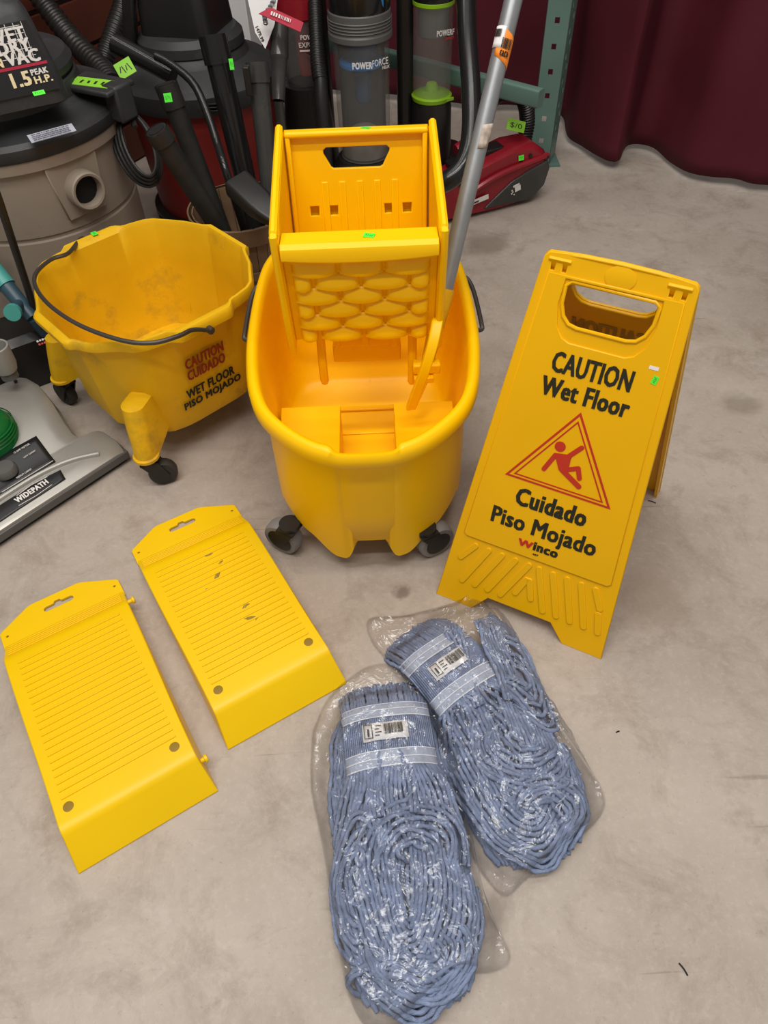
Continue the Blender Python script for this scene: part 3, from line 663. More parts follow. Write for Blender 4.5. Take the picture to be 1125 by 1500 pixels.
# ------------------------------------------------------------------ bagged mop heads
def mop(label, blabel, head, tail, hwid, bandq, swirl, bag, seed):
    """head/tail: plan points of the two ends; hwid: half widths along the length; bandq: centre, angle, size of the woven headband"""
    rd = random.Random(seed); hd = V(*head, 0); tl = V(*tail, 0); ay = (hd - tl).normalized(); ax = V(ay.y, -ay.x, 0); LEN = (hd - tl).length
    mh = wthing('string_mop', label, 'mop head', (hd + tl) / 2, 'bagged blue mop heads')
    def HW(t):
        k = min(len(hwid) - 1.001, max(0, t) * (len(hwid) - 1)); i = int(k); return hwid[i] + (hwid[i + 1] - hwid[i]) * (k - i)
    def mound(s, t):
        a = max(0, 1 - abs(s) ** 3); e = max(0, 1 - abs(2 * min(1, max(0, t)) - 1) ** 6); return .056 * (a ** .55) * (e ** .5) * (.88 + .12 * math.sin(t * 9 + seed))
    def P(s, t, dz=0):
        c = hd - ay * (LEN * t) + ax * (s * HW(t)); return V(c.x, c.y, max(.005, mound(s, t) + dz))
    st = MB(); r0 = .0034
    def strand(pts, r=r0):
        path = resample(smooth_path(pts, 4), .0032); prev = None; loops = []; N_ = len(path); ph_ = rd.uniform(0, 6.28)
        for i, p in enumerate(path):
            tg = (path[min(i + 1, N_ - 1)] - path[max(0, i - 1)]).normalized(); x = tg.orthogonal().normalized() if prev is None else (prev - tg * prev.dot(tg)).normalized(); prev = x; y = tg.cross(x)
            loops.append([p + (x * math.cos(a) + y * math.sin(a)) * r * (1 + .20 * math.cos(2 * a - i * 1.05 - ph_)) for a in (0, 1.0472, 2.0944, 3.1416, 4.1888, 5.236)])
        st.loft(loops)
    for layer in range(3):                                   # long strands from the headband to the tail
        n = (26, 24, 20)[layer]; ph = rd.uniform(0, 6.28); am = (.05, .10, .16)[layer]
        for i in range(n):
            s0 = (i + .5) / n * 2 - 1; s0 *= (.97, .93, .80)[layer]; j = rd.uniform(-.02, .02); te = (.985, .97, .92)[layer] - rd.uniform(0, .03) - .05 * s0 * s0
            ts = .28 + .02 * rd.random(); pts = []
            for k in range(15):
                t = ts + (te - ts) * k / 14; s = s0 * (.93 + .07 * math.sin(t * 7)) + am * math.sin(t * 8.5 + ph + s0 * .9) * (1 - abs(s0) ** 2) + j * math.sin(t * 25 + i)
                pts.append(P(max(-.985, min(.985, s)), t, -.034 + .013 * layer + .004 * math.sin(i * 2.4 + t * 14)))
            strand(pts)
    for i in range(16):                                      # strands that turn round the tail in a U
        q = 1 - i * .058; pts = []
        for k in range(21):
            a = math.pi * k / 20; up_ = .34 + .02 * math.sin(i * 1.7)
            s = -math.cos(a) * q * .97; t = 1 - (1 - math.sin(a) ** .8) * up_ - (1 - q) * .30
            s += .05 * math.sin(t * 18 + i * .25) * q
            pts.append(P(s * .98, min(.99, t), .001 + .003 * math.sin(k * .9 + i)))
        strand(pts)
    for (cs, ct, ra, rb, n, rot, a0, a1) in swirl:            # coiled hanks lying on top
        for i in range(n):
            q = (i + 1) / n; pts = []
            for k in range(25):
                a = R(a0 + (a1 - a0) * k / 24) + .25 * math.sin(i * 1.7); q = (i + 1.6 + .25 * math.sin(i * 2.3 + k * .3)) / (n + .6); x = ra * q * math.cos(a); y = rb * q * math.sin(a)
                x += .05 * ra * math.sin(3 * a + i * .6); x, y = x * math.cos(rot) - y * math.sin(rot), x * math.sin(rot) + y * math.cos(rot)
                s = cs + x / HW(ct); t = ct + y / LEN; pts.append(P(max(-.97, min(.97, s)), max(.02, min(.98, t)), .005 + .004 * (1 - q) + .002 * math.sin(k + i) - .016 * max(0, 1 - min(k, 24 - k) / 3)))
            strand(pts)
    (bx, by, bz), ang, bw, bh = bandq
    bX = V(math.cos(R(ang)), math.sin(R(ang)), 0); bY = V(-bX.y, bX.x, 0); BC = V(bx, by, 0)
    def band_pt(x, y, dz=0): p = BC + bX * x + bY * y; return V(p.x, p.y, bz - .020 * (abs(x) / (bw / 2)) ** 3 - .010 * max(0, y / (bh / 2)) ** 2 - .004 * max(0, -y / (bh / 2)) ** 2 + dz)
    for i in range(27):                                      # yarn ends above, and yarn leaving below, the headband
        x = (i / 26 - .5) * bw * .97
        strand([band_pt(x, bh * .38, -.004), band_pt(x, bh * .5, -.002), band_pt(x * 1.02 + rd.uniform(-.002, .002), bh * .72, -.004), band_pt(x * 1.04, bh * (.98 + .1 * rd.random()), -.010), band_pt(x * 1.05, bh * (1.12 + .08 * rd.random()), -.024), band_pt(x * 1.05, bh * 1.1, -.040)])
        q0 = band_pt(x, -bh * .44, -.003); t_ = .46 + .05 * math.sin(i); tgt = P(max(-.9, min(.9, (i / 26 - .5) * 1.9)), t_, -.004); mid = q0.lerp(tgt, .5); mid.z = max(q0.z, tgt.z) + .002
        strand([band_pt(x, -bh * .40, -.006), band_pt(x, -bh * .52, -.002), mid + ax * (.006 * math.sin(i * .35)), tgt, tgt - ay * .015 - V(0, 0, .016)])
    for sd_ in (-1, 1):                                      # loose hanks beside the headband
        for i in range(15):
            s = sd_ * (.98 - .055 * i); zz = -.030 + .0030 * i
            strand([P(s, .012 + .006 * i, zz - .004), P(s, .05 + .008 * i, zz), P(s + .04 * math.sin(i), .12, zz + .004), P(s - .05 * sd_, .22, zz + .004), P(s + .05 * math.sin(i * 2), .32, zz), P(s * .95, .44, zz)])
    yo = st.build('yarn_strands', YARN, mh, True, ang=180); yo['kind'] = 'stuff'
    # filler mass of yarn below the visible strands
    vs = []; fs = []; nt_, ns_ = 24, 14
    for i in range(nt_ + 1):
        for j in range(ns_ + 1): tt = .17 + .79 * i / nt_; vs.append(P((j / ns_ * 2 - 1) * .90 * max(.05, 1 - abs(2 * tt - 1) ** 8) ** .5, tt, -.020 - .018 * max(0, 1 - tt / .22)))
    for i in range(nt_):
        for j in range(ns_): a = i * (ns_ + 1) + j; fs.append((a, a + 1, a + ns_ + 2, a + ns_ + 1))
    m0 = len(vs); vs += [V(v.x, v.y, .004) for v in vs]; fs += [tuple(reversed([q + m0 for q in f])) for f in fs]
    MB().add(vs, fs).build('yarn_core', YARN, mh)
    def strip(name, y0, y1, mt, dz, n=16):
        vs = []; fs = []
        for i in range(n + 1):
            x = (i / n - .5) * bw
            for y, d in ((y0, dz), (y1, dz), (y1, dz - .003), (y0, dz - .003)): vs.append(band_pt(x, y, d))
        for i in range(n):
            for k in range(4): a = i * 4; fs.append((a + k, a + (k + 1) % 4, a + 4 + (k + 1) % 4, a + 4 + k))
        fs += [(0, 1, 2, 3), (n * 4, n * 4 + 1, n * 4 + 2, n * 4 + 3)]
        return MB().add(vs, fs).build(name, mt, mh, True, ang=60)
    rb_ = MB()
    for i in range(46):
        x = ((i + .5) / 46 - .5) * bw; rb_.tube([band_pt(x, bh * (k / 6 - .5), .0005 - .001) for k in range(7)], .0016, 5)
    hb = rb_.build('headband', YARN, mh, True, ang=180)
    for y0, y1 in ((-.50, -.26), (.26, .52)): strip('woven_tape', y0 * bh, y1 * bh, BAND, .0022)
    for y in (-.50, -.39, -.27, .27, .40, .51): strip('stitch_line', y * bh - .0008, y * bh + .0008, STITCH, .0032)
    lx = -.004
    vs = []; fs = []
    for i in range(9):
        x = lx + (i / 8 - .5) * .070; wob = .0012 * math.sin(i * 1.9 + seed)
        for y in (-.014, .014): vs.append(band_pt(x, y + bh * .02, .0045 + wob))
    for i in range(8): fs.append((i * 2, i * 2 + 1, i * 2 + 3, i * 2 + 2))
    lb = MB().add(vs, fs).build('paper_label', WHITE, mh); sm_ = lb.modifiers.new('paper', 'SOLIDIFY'); sm_.thickness = .0005
    nrm = V(0, 0, 1); ML = frame(band_pt(lx, bh * .02, .0064), bX, bY)
    barcode(lb, ML @ Matrix.Translation((.013, .002, 0)), .030, .016, INK, 20, seed)
    bx_ = MB()
    for c, sz in (((-.026, .0105), (.012, .0012)), ((-.026, -.0105), (.012, .0012)), ((-.032, 0), (.0012, .022)), ((-.020, 0), (.0012, .022)), ((-.026, -.002), (.003, .012))): bx_.box((*c, 0), (*sz, .0005))
    me = bx_.mesh('label_box'); me.transform(ML); link('label_box', me, INK, lb, False)
    tx = MB()
    for k in range(4): tx.box((-.0105 - .002 * (k % 2), .008 - .005 * k, 0), (.010 - .003 * (k % 2), .0012, .0005))
    me = tx.mesh('label_print'); me.transform(ML); link('label_print', me, INK, lb, False)
    # clear bag: upper film draped on the mop, lower film on the floor, welded round the edge
    out = resample(smooth_path([V(at(x, y, .006).x, at(x, y, .006).y, 0) for x, y in bag + bag[:1]], 6), .0075)[:-1]; cen = (hd + tl) / 2 + ay * .01; N = len(out); RG = 44
    def film_z(p, q):
        d = p - hd; t = -d.dot(ay) / LEN; s = d.dot(ax) / max(.02, HW(t)); e = 0
        core = 0
        for ds, dt in ((0, 0), (.12, 0), (-.12, 0), (0, .03), (0, -.03)):
            if 0 <= t + dt <= 1 and abs(s + ds) <= 1: core = max(core, mound(s + ds, t + dt))
        l = p - BC; lx_, ly_ = l.dot(bX), l.dot(bY)
        if abs(lx_) < bw * .52 and abs(ly_) < bh * .8: core = max(core, bz - .020 * (abs(lx_) / (bw / 2)) ** 3 - .010 * max(0, ly_ / (bh / 2)) ** 2)
        loose = .016 * (1 - q) + .004 + .020 * max(0, noise.noise(V(p.x * 14, p.y * 14, seed))) * (1 - q * q)
        base = max(core + .0125, min(loose, .03))
        rdg = 1 - abs(noise.noise(V(p.x * 26 + seed, p.y * 26, 3.1))); w1 = max(0, rdg - .80) / .20
        rd2 = 1 - abs(noise.noise(V(p.x * 62, p.y * 62 + seed, 7.7))); w2 = max(0, rd2 - .82) / .18
        return base + .0075 * w1 + .0040 * w2 + .0015 * noise.noise(p * 90)
    vs = []; fs = []; zz = []
    for r_ in range(RG + 1):
        q = r_ / RG; zz.append([film_z(cen + (p - cen) * q, q) * (1 if q < .97 else .6) for p in out])
    for _ in range(1):
        z2 = [row[:] for row in zz]
        for r_ in range(1, RG):
            for i in range(N): z2[r_][i] = max(zz[r_][i], .25 * (zz[r_ - 1][i] + zz[r_ + 1][i] + zz[r_][i - 1] + zz[r_][(i + 1) % N]))
        zz = z2
    for r_ in range(1, RG + 1):
        q = r_ / RG
        for i, p in enumerate(out):
            c = cen + (p - cen) * q; vs.append(V(c.x, c.y, max(.0035, zz[r_][i] if r_ < RG else .004 + .004 * abs(noise.noise(p * 40)))))
    for r_ in range(RG - 1):
        for i in range(N): k = (i + 1) % N; fs.append((r_ * N + i, r_ * N + k, (r_ + 1) * N + k, (r_ + 1) * N + i))
    fs.append(tuple(range(N)))
    o0 = len(vs)                                             # lower film under the mop
    for p in out: c = cen + (p - cen) * .62; vs.append(V(c.x, c.y, .0012))
    fs.append(tuple(o0 + i for i in range(N)))
    pb = MB().add(vs, fs).build('plastic_bag', FILM, None, True, ang=38)
    tag(pb, blabel, 'plastic bag', 'clear mop bags')
H1, T1 = (-.014, .526), (.020, .092)
mop('blue looped mop head with headband label, nearest the camera', 'clear wrinkled bag around the nearer blue mop head', H1, T1, [.064, .092, .100, .100, .104, .106, .102, .090, .050],
    ((-.008, .458, .060), 5, .138, .100), [(.12, .82, .075, .055, 9, .25, -60, 190), (-.62, .62, .036, .095, 6, .15, 60, 330), (.15, .56, .085, .070, 8, -.25, 150, 400), (-.15, .90, .075, .03, 5, .15, 170, 370)],
    [(457, 1070), (480, 1022), (514, 990), (548, 972), (598, 975), (625, 1000), (648, 1060), (672, 1130), (690, 1220), (712, 1320), (748, 1398), (722, 1424), (675, 1428), (640, 1455), (600, 1490), (560, 1510), (530, 1498), (505, 1440), (488, 1340), (470, 1230), (455, 1150)], 3)
H2, T2_ = (.122, .690), (.208, .262)
mop('blue looped mop head with tilted barcode label, beside the caution sign', 'clear wrinkled bag around the mop head by the sign', H2, T2_, [.058, .090, .098, .096, .098, .100, .100, .088, .046],
    ((.100, .572, .058), 33, .132, .108), [(.25, .60, .085, .075, 9, .4, -10, 200), (.25, .84, .065, .05, 7, .2, 170, 420), (.64, .36, .036, .10, 6, -.1, -80, 150)],
    [(692, 862), (712, 882), (735, 908), (768, 975), (805, 1040), (850, 1105), (884, 1160), (880, 1195), (840, 1235), (775, 1285), (742, 1312), (715, 1290), (690, 1250), (668, 1170), (645, 1090), (612, 1020), (575, 975), (545, 940), (540, 905), (590, 900), (640, 888), (672, 878)], 8)

# ------------------------------------------------------------------ background: wet dry vacuum
vc = atd(10, 165, 1.67); vz = vc.z; VX = V(vc.x, vc.y, 0)
vd = wthing('wet_dry_vacuum', 'beige tank wet dry vacuum with charcoal lid and printed motor head', 'vacuum', VX)
b = MB(); b.lathe([(.215, .02), (.232, .03), (.236, vz - .20), (.2335, vz - .196), (.2335, vz - .190), (.237, vz - .186), (.243, vz - .045), (.243, vz - .02)], 64, VX); tk = b.build('tank', BEIGE, vd, ang=25)
MB().lathe([(.243, vz - .040), (.254, vz - .038), (.256, vz - .012), (.243, vz - .010)], 64, VX).build('tank_lip', BEIGE, tk, ang=30)
MB().lathe([(.258, vz - .014), (.262, vz - .006), (.262, vz + .012), (.254, vz + .022), (.225, vz + .030), (.195, vz + .038), (.186, vz + .046), (.180, vz + .075), (.176, vz + .078), (.170, vz + .076), (.168, vz + .082), (.178, vz + .086), (.180, vz + .100), (.170, vz + .116), (.140, vz + .124), (.05, vz + .126)], 72, VX).build('lid', LIDG, vd, ang=28)
fdir = (V(0, 0, 0) - VX).normalized(); th = math.atan2(fdir.y, fdir.x) + R(21); pn = V(math.cos(th), math.sin(th), 0); pt_ = V(-pn.y, pn.x, 0); pz = vz - .098
PM = frame(VX + pn * .232 + V(0, 0, pz), pt_, V(0, 0, 1))
plate('port_panel', [(-.062, .058), (.062, .058), (.050, -.062), (-.046, -.062)], [], .016, BEIGE, tk, PM @ Matrix.Translation((0, 0, .004)), .001)
b = MB(); b.lathe([(.030, -.01), (.041, 0), (.041, .034), (.038, .037), (.033, .036), (.031, .0)], 36, (0, 0, 0), None, False, False); me = b.mesh('inlet_port'); me.transform(PM @ Matrix.Translation((.004, -.004, .008))); link('inlet_port', me, BEIGE, vd)
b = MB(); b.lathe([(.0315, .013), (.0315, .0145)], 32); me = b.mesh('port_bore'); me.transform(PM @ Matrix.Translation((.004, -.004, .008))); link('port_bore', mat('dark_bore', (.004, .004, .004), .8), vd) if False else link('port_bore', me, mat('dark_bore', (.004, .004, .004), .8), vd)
zA = vz + .100; A_ = at(0, 150, zA); B_ = at(93, 130, zA); hx = (B_ - A_).normalized(); hy = V(-hx.y, hx.x, 0)   # hx along the label, hy away from camera
HS = .84; HB = B_ - hx * .165 * HS + hy * .10 * HS
def hring(w_, d_, z, sh=0): return [HB + hx * x + hy * (y + sh) + V(0, 0, z) for x, y in rrect(w_ * HS, d_ * HS, .03, 4)]
MB().loft([hring(.35, .215, -.02), hring(.345, .21, .02), hring(.30, .16, .155 * HS, .012), hring(.285, .14, .172 * HS, .014), hring(.20, .10, .182 * HS, .014)]).build('motor_head', LIDG, vd, ang=40)
sl = math.atan2(.0255 + .0125 - .012 + .0, .135)
LM = frame(HB - hy * .1055 * HS + V(0, 0, .004), hx, V(0, 0, .15) + hy * .0395) @ Matrix.Translation((0, 0, .003)) @ Matrix.Diagonal((HS, HS, 1, 1))
lbp = MB().prism([(-.165, 0), (.158, 0), (.138, .142), (-.145, .142)], .0015, LM).build('printed_label', LBLK, vd, False)
gl = MB()
for k in range(15): gl.box((-.135 + .0185 * k, .105, .0018), (.0012, .072, .0006))
for k in range(5): gl.box((-.003, .075 + .015 * k, .0018), (.268 - .002 * k * 3, .0012, .0006))
me = gl.mesh('label_grid'); me.transform(LM); link('label_grid', me, INKW, lbp, False)
me = MB().box((-.005, .057, .002), (.308, .006, .0008)).mesh('red_stripe'); me.transform(LM); link('red_stripe', me, LRED, lbp, False)
me = MB().box((-.030, .098, .002), (.11, .016, .0008)).mesh('red_badge'); me.transform(LM); link('red_badge', me, LRED, lbp, False)
LT = lambda x, y: LM @ Matrix.Translation((x, y, .0028))
for t_, x, y, w_, h_, mt_ in (('WET', .040, .107, .085, .026, INKW), ('DRY', .051, .084, .076, .026, INKW), ('VAC', .060, .0615, .078, .026, INKW), ('GALLON', -.045, .062, .098, .018, INKC), ('1.5', .055, .018, .045, .030, INKC), ('PEAK', .104, .036, .040, .012, INKW), ('H.P.', .106, .018, .042, .015, INKC), ('DOUBLE', -.05, .032, .055, .010, INKW), ('INSULATED', -.05, .017, .072, .010, INKW)):
    text(t_, lbp, mt_, LT(x, y), w_, h_, .0004, .06)
def on_lid(px, py, z, w_, h_, mt_, txt, yaw, ink=INKG, nm='price_sticker', par=vd):
    p = at(px, py, z); return sticker(par, frame(p, (math.cos(yaw), math.sin(yaw), 0), (-math.sin(yaw), math.cos(yaw), .35)), w_, h_, mt_, ink, txt, nm)
yl = math.atan2(hx.y, hx.x)
on_lid(57, 136, vz + .123, .022, .012, NEON, 'mark', yl)
o = on_lid(76, 195, vz + .034, .095, .024, mat('lavender_label', (.42, .43, .50), .6), '', yl + .1, INK, 'printed_note')
NM = frame(at(76, 195, vz + .0365), (math.cos(yl + .1), math.sin(yl + .1), 0), (-math.sin(yl + .1), math.cos(yl + .1), .35)); nb = MB(); rdn = random.Random(2)
for k in range(4):
    x = -.040
    while x < .036: w_ = rdn.uniform(.003, .009); nb.box((x + w_ / 2, .0075 - .005 * k, .001), (w_, .0024, .0004)); x += w_ + .0015
me = nb.mesh('fine_print'); me.transform(NM); link('fine_print', me, mat('grey_ink', (.10, .10, .13), .6), o, False)
tp = at(140, 118, vz + .065); MB().box(tp + V(0, 0, -.008), (.14, .09, .012), Matrix.Rotation(-.5, 3, 'Z')).build('lid_wing', LIDG, vd, True, .004)
sticker(vd, frame(tp + V(-.005, -.01, 0), (.93, -.37, 0), (.37, .93, .1)), .10, .035, TAGG, INK, 'mark', 'price_tag')
lt = atd(176, 148, 1.62); MB().box(lt, (.045, .05, .075), Matrix.Rotation(-.6, 3, 'Z')).build('lid_latch', LIDG, vd, True, .006)
cw = wthing('power_cord', 'black power cord coiled beside the beige vacuum tank', 'cord', atd(205, 235, 1.72))
for k in range(4):
    cc = []
    for j in range(29):
        a = 2 * math.pi * j / 28; ex = 24 + 4 * k; ey = 46 + 3 * k; x = ex * math.cos(a); y = ey * math.sin(a); cc.append(atd(203 + x * .85 + y * .35 - k, 212 + y - x * .1 + 2 * k, 1.655 + .010 * k))
    MB().tube(cc[:-1], .0042, 7, closed=True).build('cord_loop', BLK, cw)
MB().tube(smooth_path([atd(190, 160, 1.655), atd(193, 172, 1.655), atd(198, 186, 1.655)], 5), .007, 7).build('cord_lead', BLK, cw)
hs = corrugated([atd(40, -30, 1.93), atd(72, 15, 1.96), atd(112, 65, 1.97), atd(146, 98, 1.93), atd(160, 115, 1.90), atd(166, 124, 1.88)], .030, .017, .16)
tag(hs.build('vacuum_hose', BLK, None, ang=80), 'thick black corrugated hose sloping down behind the beige vacuum', 'hose')
hs = corrugated([atd(190, -40, 2.14), atd(180, 10, 2.14), atd(165, 55, 2.13), atd(152, 95, 2.13), atd(150, 140, 2.14)], .030, .013, .14)
tag(hs.build('vacuum_hose', BLK, None, ang=80), 'black corrugated hose rising steeply beside the red vacuum', 'hose')

# ------------------------------------------------------------------ red shop vacuum
rc = atd(288, 100, 1.98); RZ = rc.z; RX = V(rc.x, rc.y, 0)
rv = wthing('shop_vacuum', 'red tank shop vacuum with black lid behind the tube basket', 'vacuum', RX)
MB().lathe([(.165, .06), (.185, .065), (.205, RZ - .05), (.212, RZ - .048), (.212, RZ - .03)], 56, RX).build('tank', RED, rv, ang=30)
MB().lathe([(.222, RZ - .045), (.228, RZ - .03), (.226, RZ), (.20, RZ + .018), (.150, RZ + .04), (.142, RZ + .055), (.138, RZ + .06), (.142, RZ + .064), (.140, RZ + .085), (.125, RZ + .10)], 60, RX).build('lid', LIDG, rv, ang=30)
def rring(w_, d_, z, r_=.03): return [RX + V(x * .96 + y * .26, y * .96 - x * .26, z) for x, y in rrect(w_, d_, r_, 4)]
MB().loft([rring(.20, .19, RZ + .09), rring(.19, .18, RZ + .16), rring(.16, .15, RZ + .24), rring(.10, .1, RZ + .26)]).build('motor_head', BLK, rv, ang=40)
MB().box(RX + V(-.135, -.05, RZ + .125), (.03, .05, .19), Matrix.Rotation(.25, 3, 'Y')).build('lid_handle', BLK, rv, True, .008)
for k in range(3): MB().box(RX + V(.075, -.214, RZ - .012 - .008 * k), (.10, .02, .003)).build('vent_line', BLK, rv, True, .001)
MB().lathe([(.18, .03), (.205, .035), (.205, .06), (.18, .065)], 40, RX).build('dolly_base', BLK, rv)
for k in range(5):
    a = R(-150 + 72 * k); caster(rv, (RX.x + .188 * math.cos(a), RX.y + .188 * math.sin(a), 0), a, .02, RUB, .018, .045)
sticker(rv, frame(atd(183, 100, 1.705), (.8, .25, .3), (-.2, .6, .8)), .042, .036, TAGG, INK, 'mark', 'price_tag')

# ------------------------------------------------------------------ basket of vacuum wands
kc = at(352, 302, .26); KX = V(kc.x, kc.y, 0)
kb = wthing('bushel_basket', 'round wooden bushel basket holding loose vacuum wands', 'basket', KX)
nst = 26
for k in range(nst):
    a0 = 2 * math.pi * k / nst; a1 = a0 + 2 * math.pi / nst * .94; lo = []
    for rr, z in ((.085, .01), (.100, .10), (.114, .20), (.120, .258)):
        lo.append([KX + V(q * math.cos(a), q * math.sin(a), z) for q, a in ((rr, a0), (rr, a1), (rr - .003, a1), (rr - .003, a0))])
    MB().loft(lo).build('stave', WOOD, kb, False)
for r_, z, h_ in ((.124, .240, .042), (.108, .13, .022)):
    MB().lathe([(r_ - .0, z - h_ / 2), (r_ + .004, z - h_ / 2), (r_ + .006, z + h_ / 2), (r_ + .002, z + h_ / 2)], 56, KX, None, False, False).build('hoop', WOOD, kb)
MB().lathe([(.01, .006), (.09, .006), (.09, .014), (.01, .014)], 30, KX).build('basket_bottom', WOOD, kb)
def wand(label, pts, r, mt, name='vacuum_wand', collar=None, stick=None, n=18):
    base = Vector(pts[-1]); o = wthing(name, label, 'vacuum wand', base, 'vacuum wands in the basket')
    path = resample(smooth_path(pts, 6), .02); L_ = len(path); rr = r if not isinstance(r, tuple) else [r[0] + (r[1] - r[0]) * i / (L_ - 1) for i in range(L_)]
    r1 = rr if not isinstance(rr, list) else rr[0]
    d = (path[1] - path[0]).normalized(); o_ = MB().tube(path, rr, n).build('tube', mt, o, ang=60)
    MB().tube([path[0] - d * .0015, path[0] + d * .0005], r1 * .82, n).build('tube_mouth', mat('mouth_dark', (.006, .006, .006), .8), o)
    if collar: MB().tube([path[0] - d * .001, path[0] + d * collar], r1 * 1.14, n, False).build('collar', mt, o)
    if stick:
        px, py, dp, w_, h_ = stick; sticker(o, frame(atd(px, py, dp), (1, -.1, .1), (-.1, .35, .9)), w_, h_)
    return o
bot = lambda x, y: V(KX.x + x, KX.y + y, .02)
wand('dusty dark wand with square green sticker near its open end', [atd(243, 123, 1.66), bot(-.035, .03)], (.024, .021), BLKD, collar=.05, stick=(246, 143, 1.625, .018, .018))
wand('dusty dark wand leaning furthest left out of the basket', [atd(229, 190, 1.54), bot(.03, -.05)], (.0235, .021), BLKD, collar=.03)
wand('thin black bent wand curving down into the basket', [atd(228, 82, 1.70), atd(250, 94, 1.70), atd(283, 122, 1.70), atd(303, 165, 1.70), atd(318, 210, 1.70), atd(337, 270, 1.70), bot(.01, .04)], .0095, BLKG)
wand('short glossy black tube lying beside the bent wand', [atd(168, 63, 1.755), atd(210, 86, 1.755), atd(254, 111, 1.755)], (.0225, .020), BLKG)
wand('tall glossy black tube with a collared top in the basket', [atd(311, 52, 1.66), bot(.030, .050)], (.029, .025), BLKG, collar=.055, stick=(339, 94, 1.65, .010, .022))
ww = wand('grey ribbed dusty wand with side clip in the basket', [atd(376, 92, 1.68), bot(.070, -.025)], (.0235, .022), SMOKE, collar=.04)
MB().box(atd(363, 118, 1.66), (.014, .02, .06)).build('side_clip', BLK, ww, True, .002)
nz_ = wthing('crevice_nozzle', 'flat black floor nozzle lying in the basket mouth', 'nozzle', atd(362, 288, 1.60), 'vacuum wands in the basket')
ND = (atd(395, 312, 1.55) - atd(342, 262, 1.58)).normalized(); NX = (atd(352, 300, 1.57) - atd(372, 262, 1.60)).normalized(); NMx = frame(atd(367, 287, 1.59), ND, NX)
b = MB(); b.loft([[NMx @ V(x, y, z) for y, z in rrect(.062 * k, .040 * k, .010, 4)] for x, k in ((-.048, 1), (-.044, 1.03), (.03, 1.0), (.06, .85), (.085, .6))]); b.build('nozzle_body', BLK, nz_, ang=40)
b = MB(); b.loft([[NMx @ V(x, y, z) for y, z in rrect(.056, .034, .009, 4)] for x in (-.0495, -.0485)]); b.build('nozzle_mouth', BLKD, nz_)
sw = wthing('extension_wand', 'smoky grey plastic wand with chained tags behind the wringer', 'vacuum wand', V(atd(405, 180, 1.8).x, atd(405, 180, 1.8).y, 0))
pa, pb_ = atd(410, 22, 1.80), atd(407, 200, 1.86); dd = (pb_ - pa)
MB().tube([pa, pa + dd * .12, pa + dd * .34, pa + dd * .345, pa + dd * .36, pa + dd * .70], [.017, .022, .0235, .0235, .020, .016], 20).build('wand_body', SMOKE, sw, ang=50)
MB().tube([pa + dd * .70, V(pb_.x, pb_.y, .0)], [.013, .012], 14).build('wand_tube', SMOKE, sw)
chn = smooth_path([atd(403, -4, 1.76), atd(396, 10, 1.74), atd(388, 22, 1.73), atd(389, 34, 1.73)], 5)
for k, p in enumerate(chn):
    MB().lathe([(.0045, -.0012), (.006, 0), (.0045, .0012)], 10, p, Matrix.Rotation(R(90 * (k % 2) + 20), 3, 'X')).build('chain_link', STEEL, sw)
me = MB().prism([(-.052, -.012), (.05, -.016), (.052, .012), (-.03, .016)], .0015, frame(atd(412, 27, 1.72), (.93, -.05, -.36), (.2, .85, .5))).build('hanging_tag', LRED, sw, False)
barcode(me, frame(atd(412, 25, 1.715), (.93, -.05, -.36), (.2, .85, .5)), .05, .010, INKW, 12, 5)
pt2 = wthing('paper_tag', 'white paper price tag hanging above the grey wand', 'paper tag', atd(385, 25, 1.78))
TM = frame(atd(385, 18, 1.76), (.95, .05, -.22), (.2, .45, .87))
plate('paper', [(-.055, .07), (.035, .07), (.03, -.02), (.012, -.075), (-.015, -.045)], [], .001, WHITE, pt2, TM)
text('1479.99', pt2, INK, TM @ Matrix.Translation((-.016, -.034, .001)) @ Matrix.Rotation(R(-58), 4, 'Z'), .034, .008, .0003, .05)
bxx = wthing('shipping_box', 'white and blue carton behind the red vacuum lid', 'box', V(atd(345, -5, 2.3).x, atd(345, -5, 2.3).y, 0))
bq = atd(347, 10, 2.32); MB().box((bq.x, bq.y, .32), (.10, .08, .62), Matrix.Rotation(-.3, 3, 'Z')).build('carton', WHITE, bxx, True, .002)
MB().box((bq.x + .012, bq.y - .042, .60), (.05, .004, .12), Matrix.Rotation(-.3, 3, 'Z')).build('blue_print', BLUED, bxx, False)

# ------------------------------------------------------------------ upright vacuums at the back
def upright(name, label, px, dep, top, botm, rbin, base_y, cols):
    c = atd(px, (top + botm) / 2, dep); o = wthing(name, label, 'vacuum', V(c.x, c.y, 0)); return o, c
# red bin vacuum
o, c = upright('upright_vacuum', 'black upright vacuum with clear bin and red core', 442, 2.05, 20, 145, .05, 0, None)
z0 = atd(442, 138, 2.05).z; z1 = atd(442, 18, 2.0).z; ctr = V(c.x, c.y + .02, 0)
MB().lathe([(.052, z0), (.054, z0 + .01), (.054, z1), (.050, z1 + .005)], 32, ctr).build('dust_bin', CLEAR, o)
MB().lathe([(.02, z0 + .02), (.022, z0 + .06), (.022, z1 - .05), (.03, z1 - .01)], 24, ctr + V(.008, -.006, 0)).build('red_core', RED, o)
MB().lathe([(.05, z1 - .01), (.060, z1), (.058, z1 + .05), (.045, z1 + .06)], 28, ctr).build('bin_lid', REDG, o)
MB().lathe([(.10, .0), (.11, .02), (.085, .12), (.062, z0 - .005), (.05, z0)], 28, ctr).build('motor_base', BLK, o)
MB().box(ctr + V(.0, .09, .42), (.15, .07, .80)).build('spine', BLK, o, True, .02)
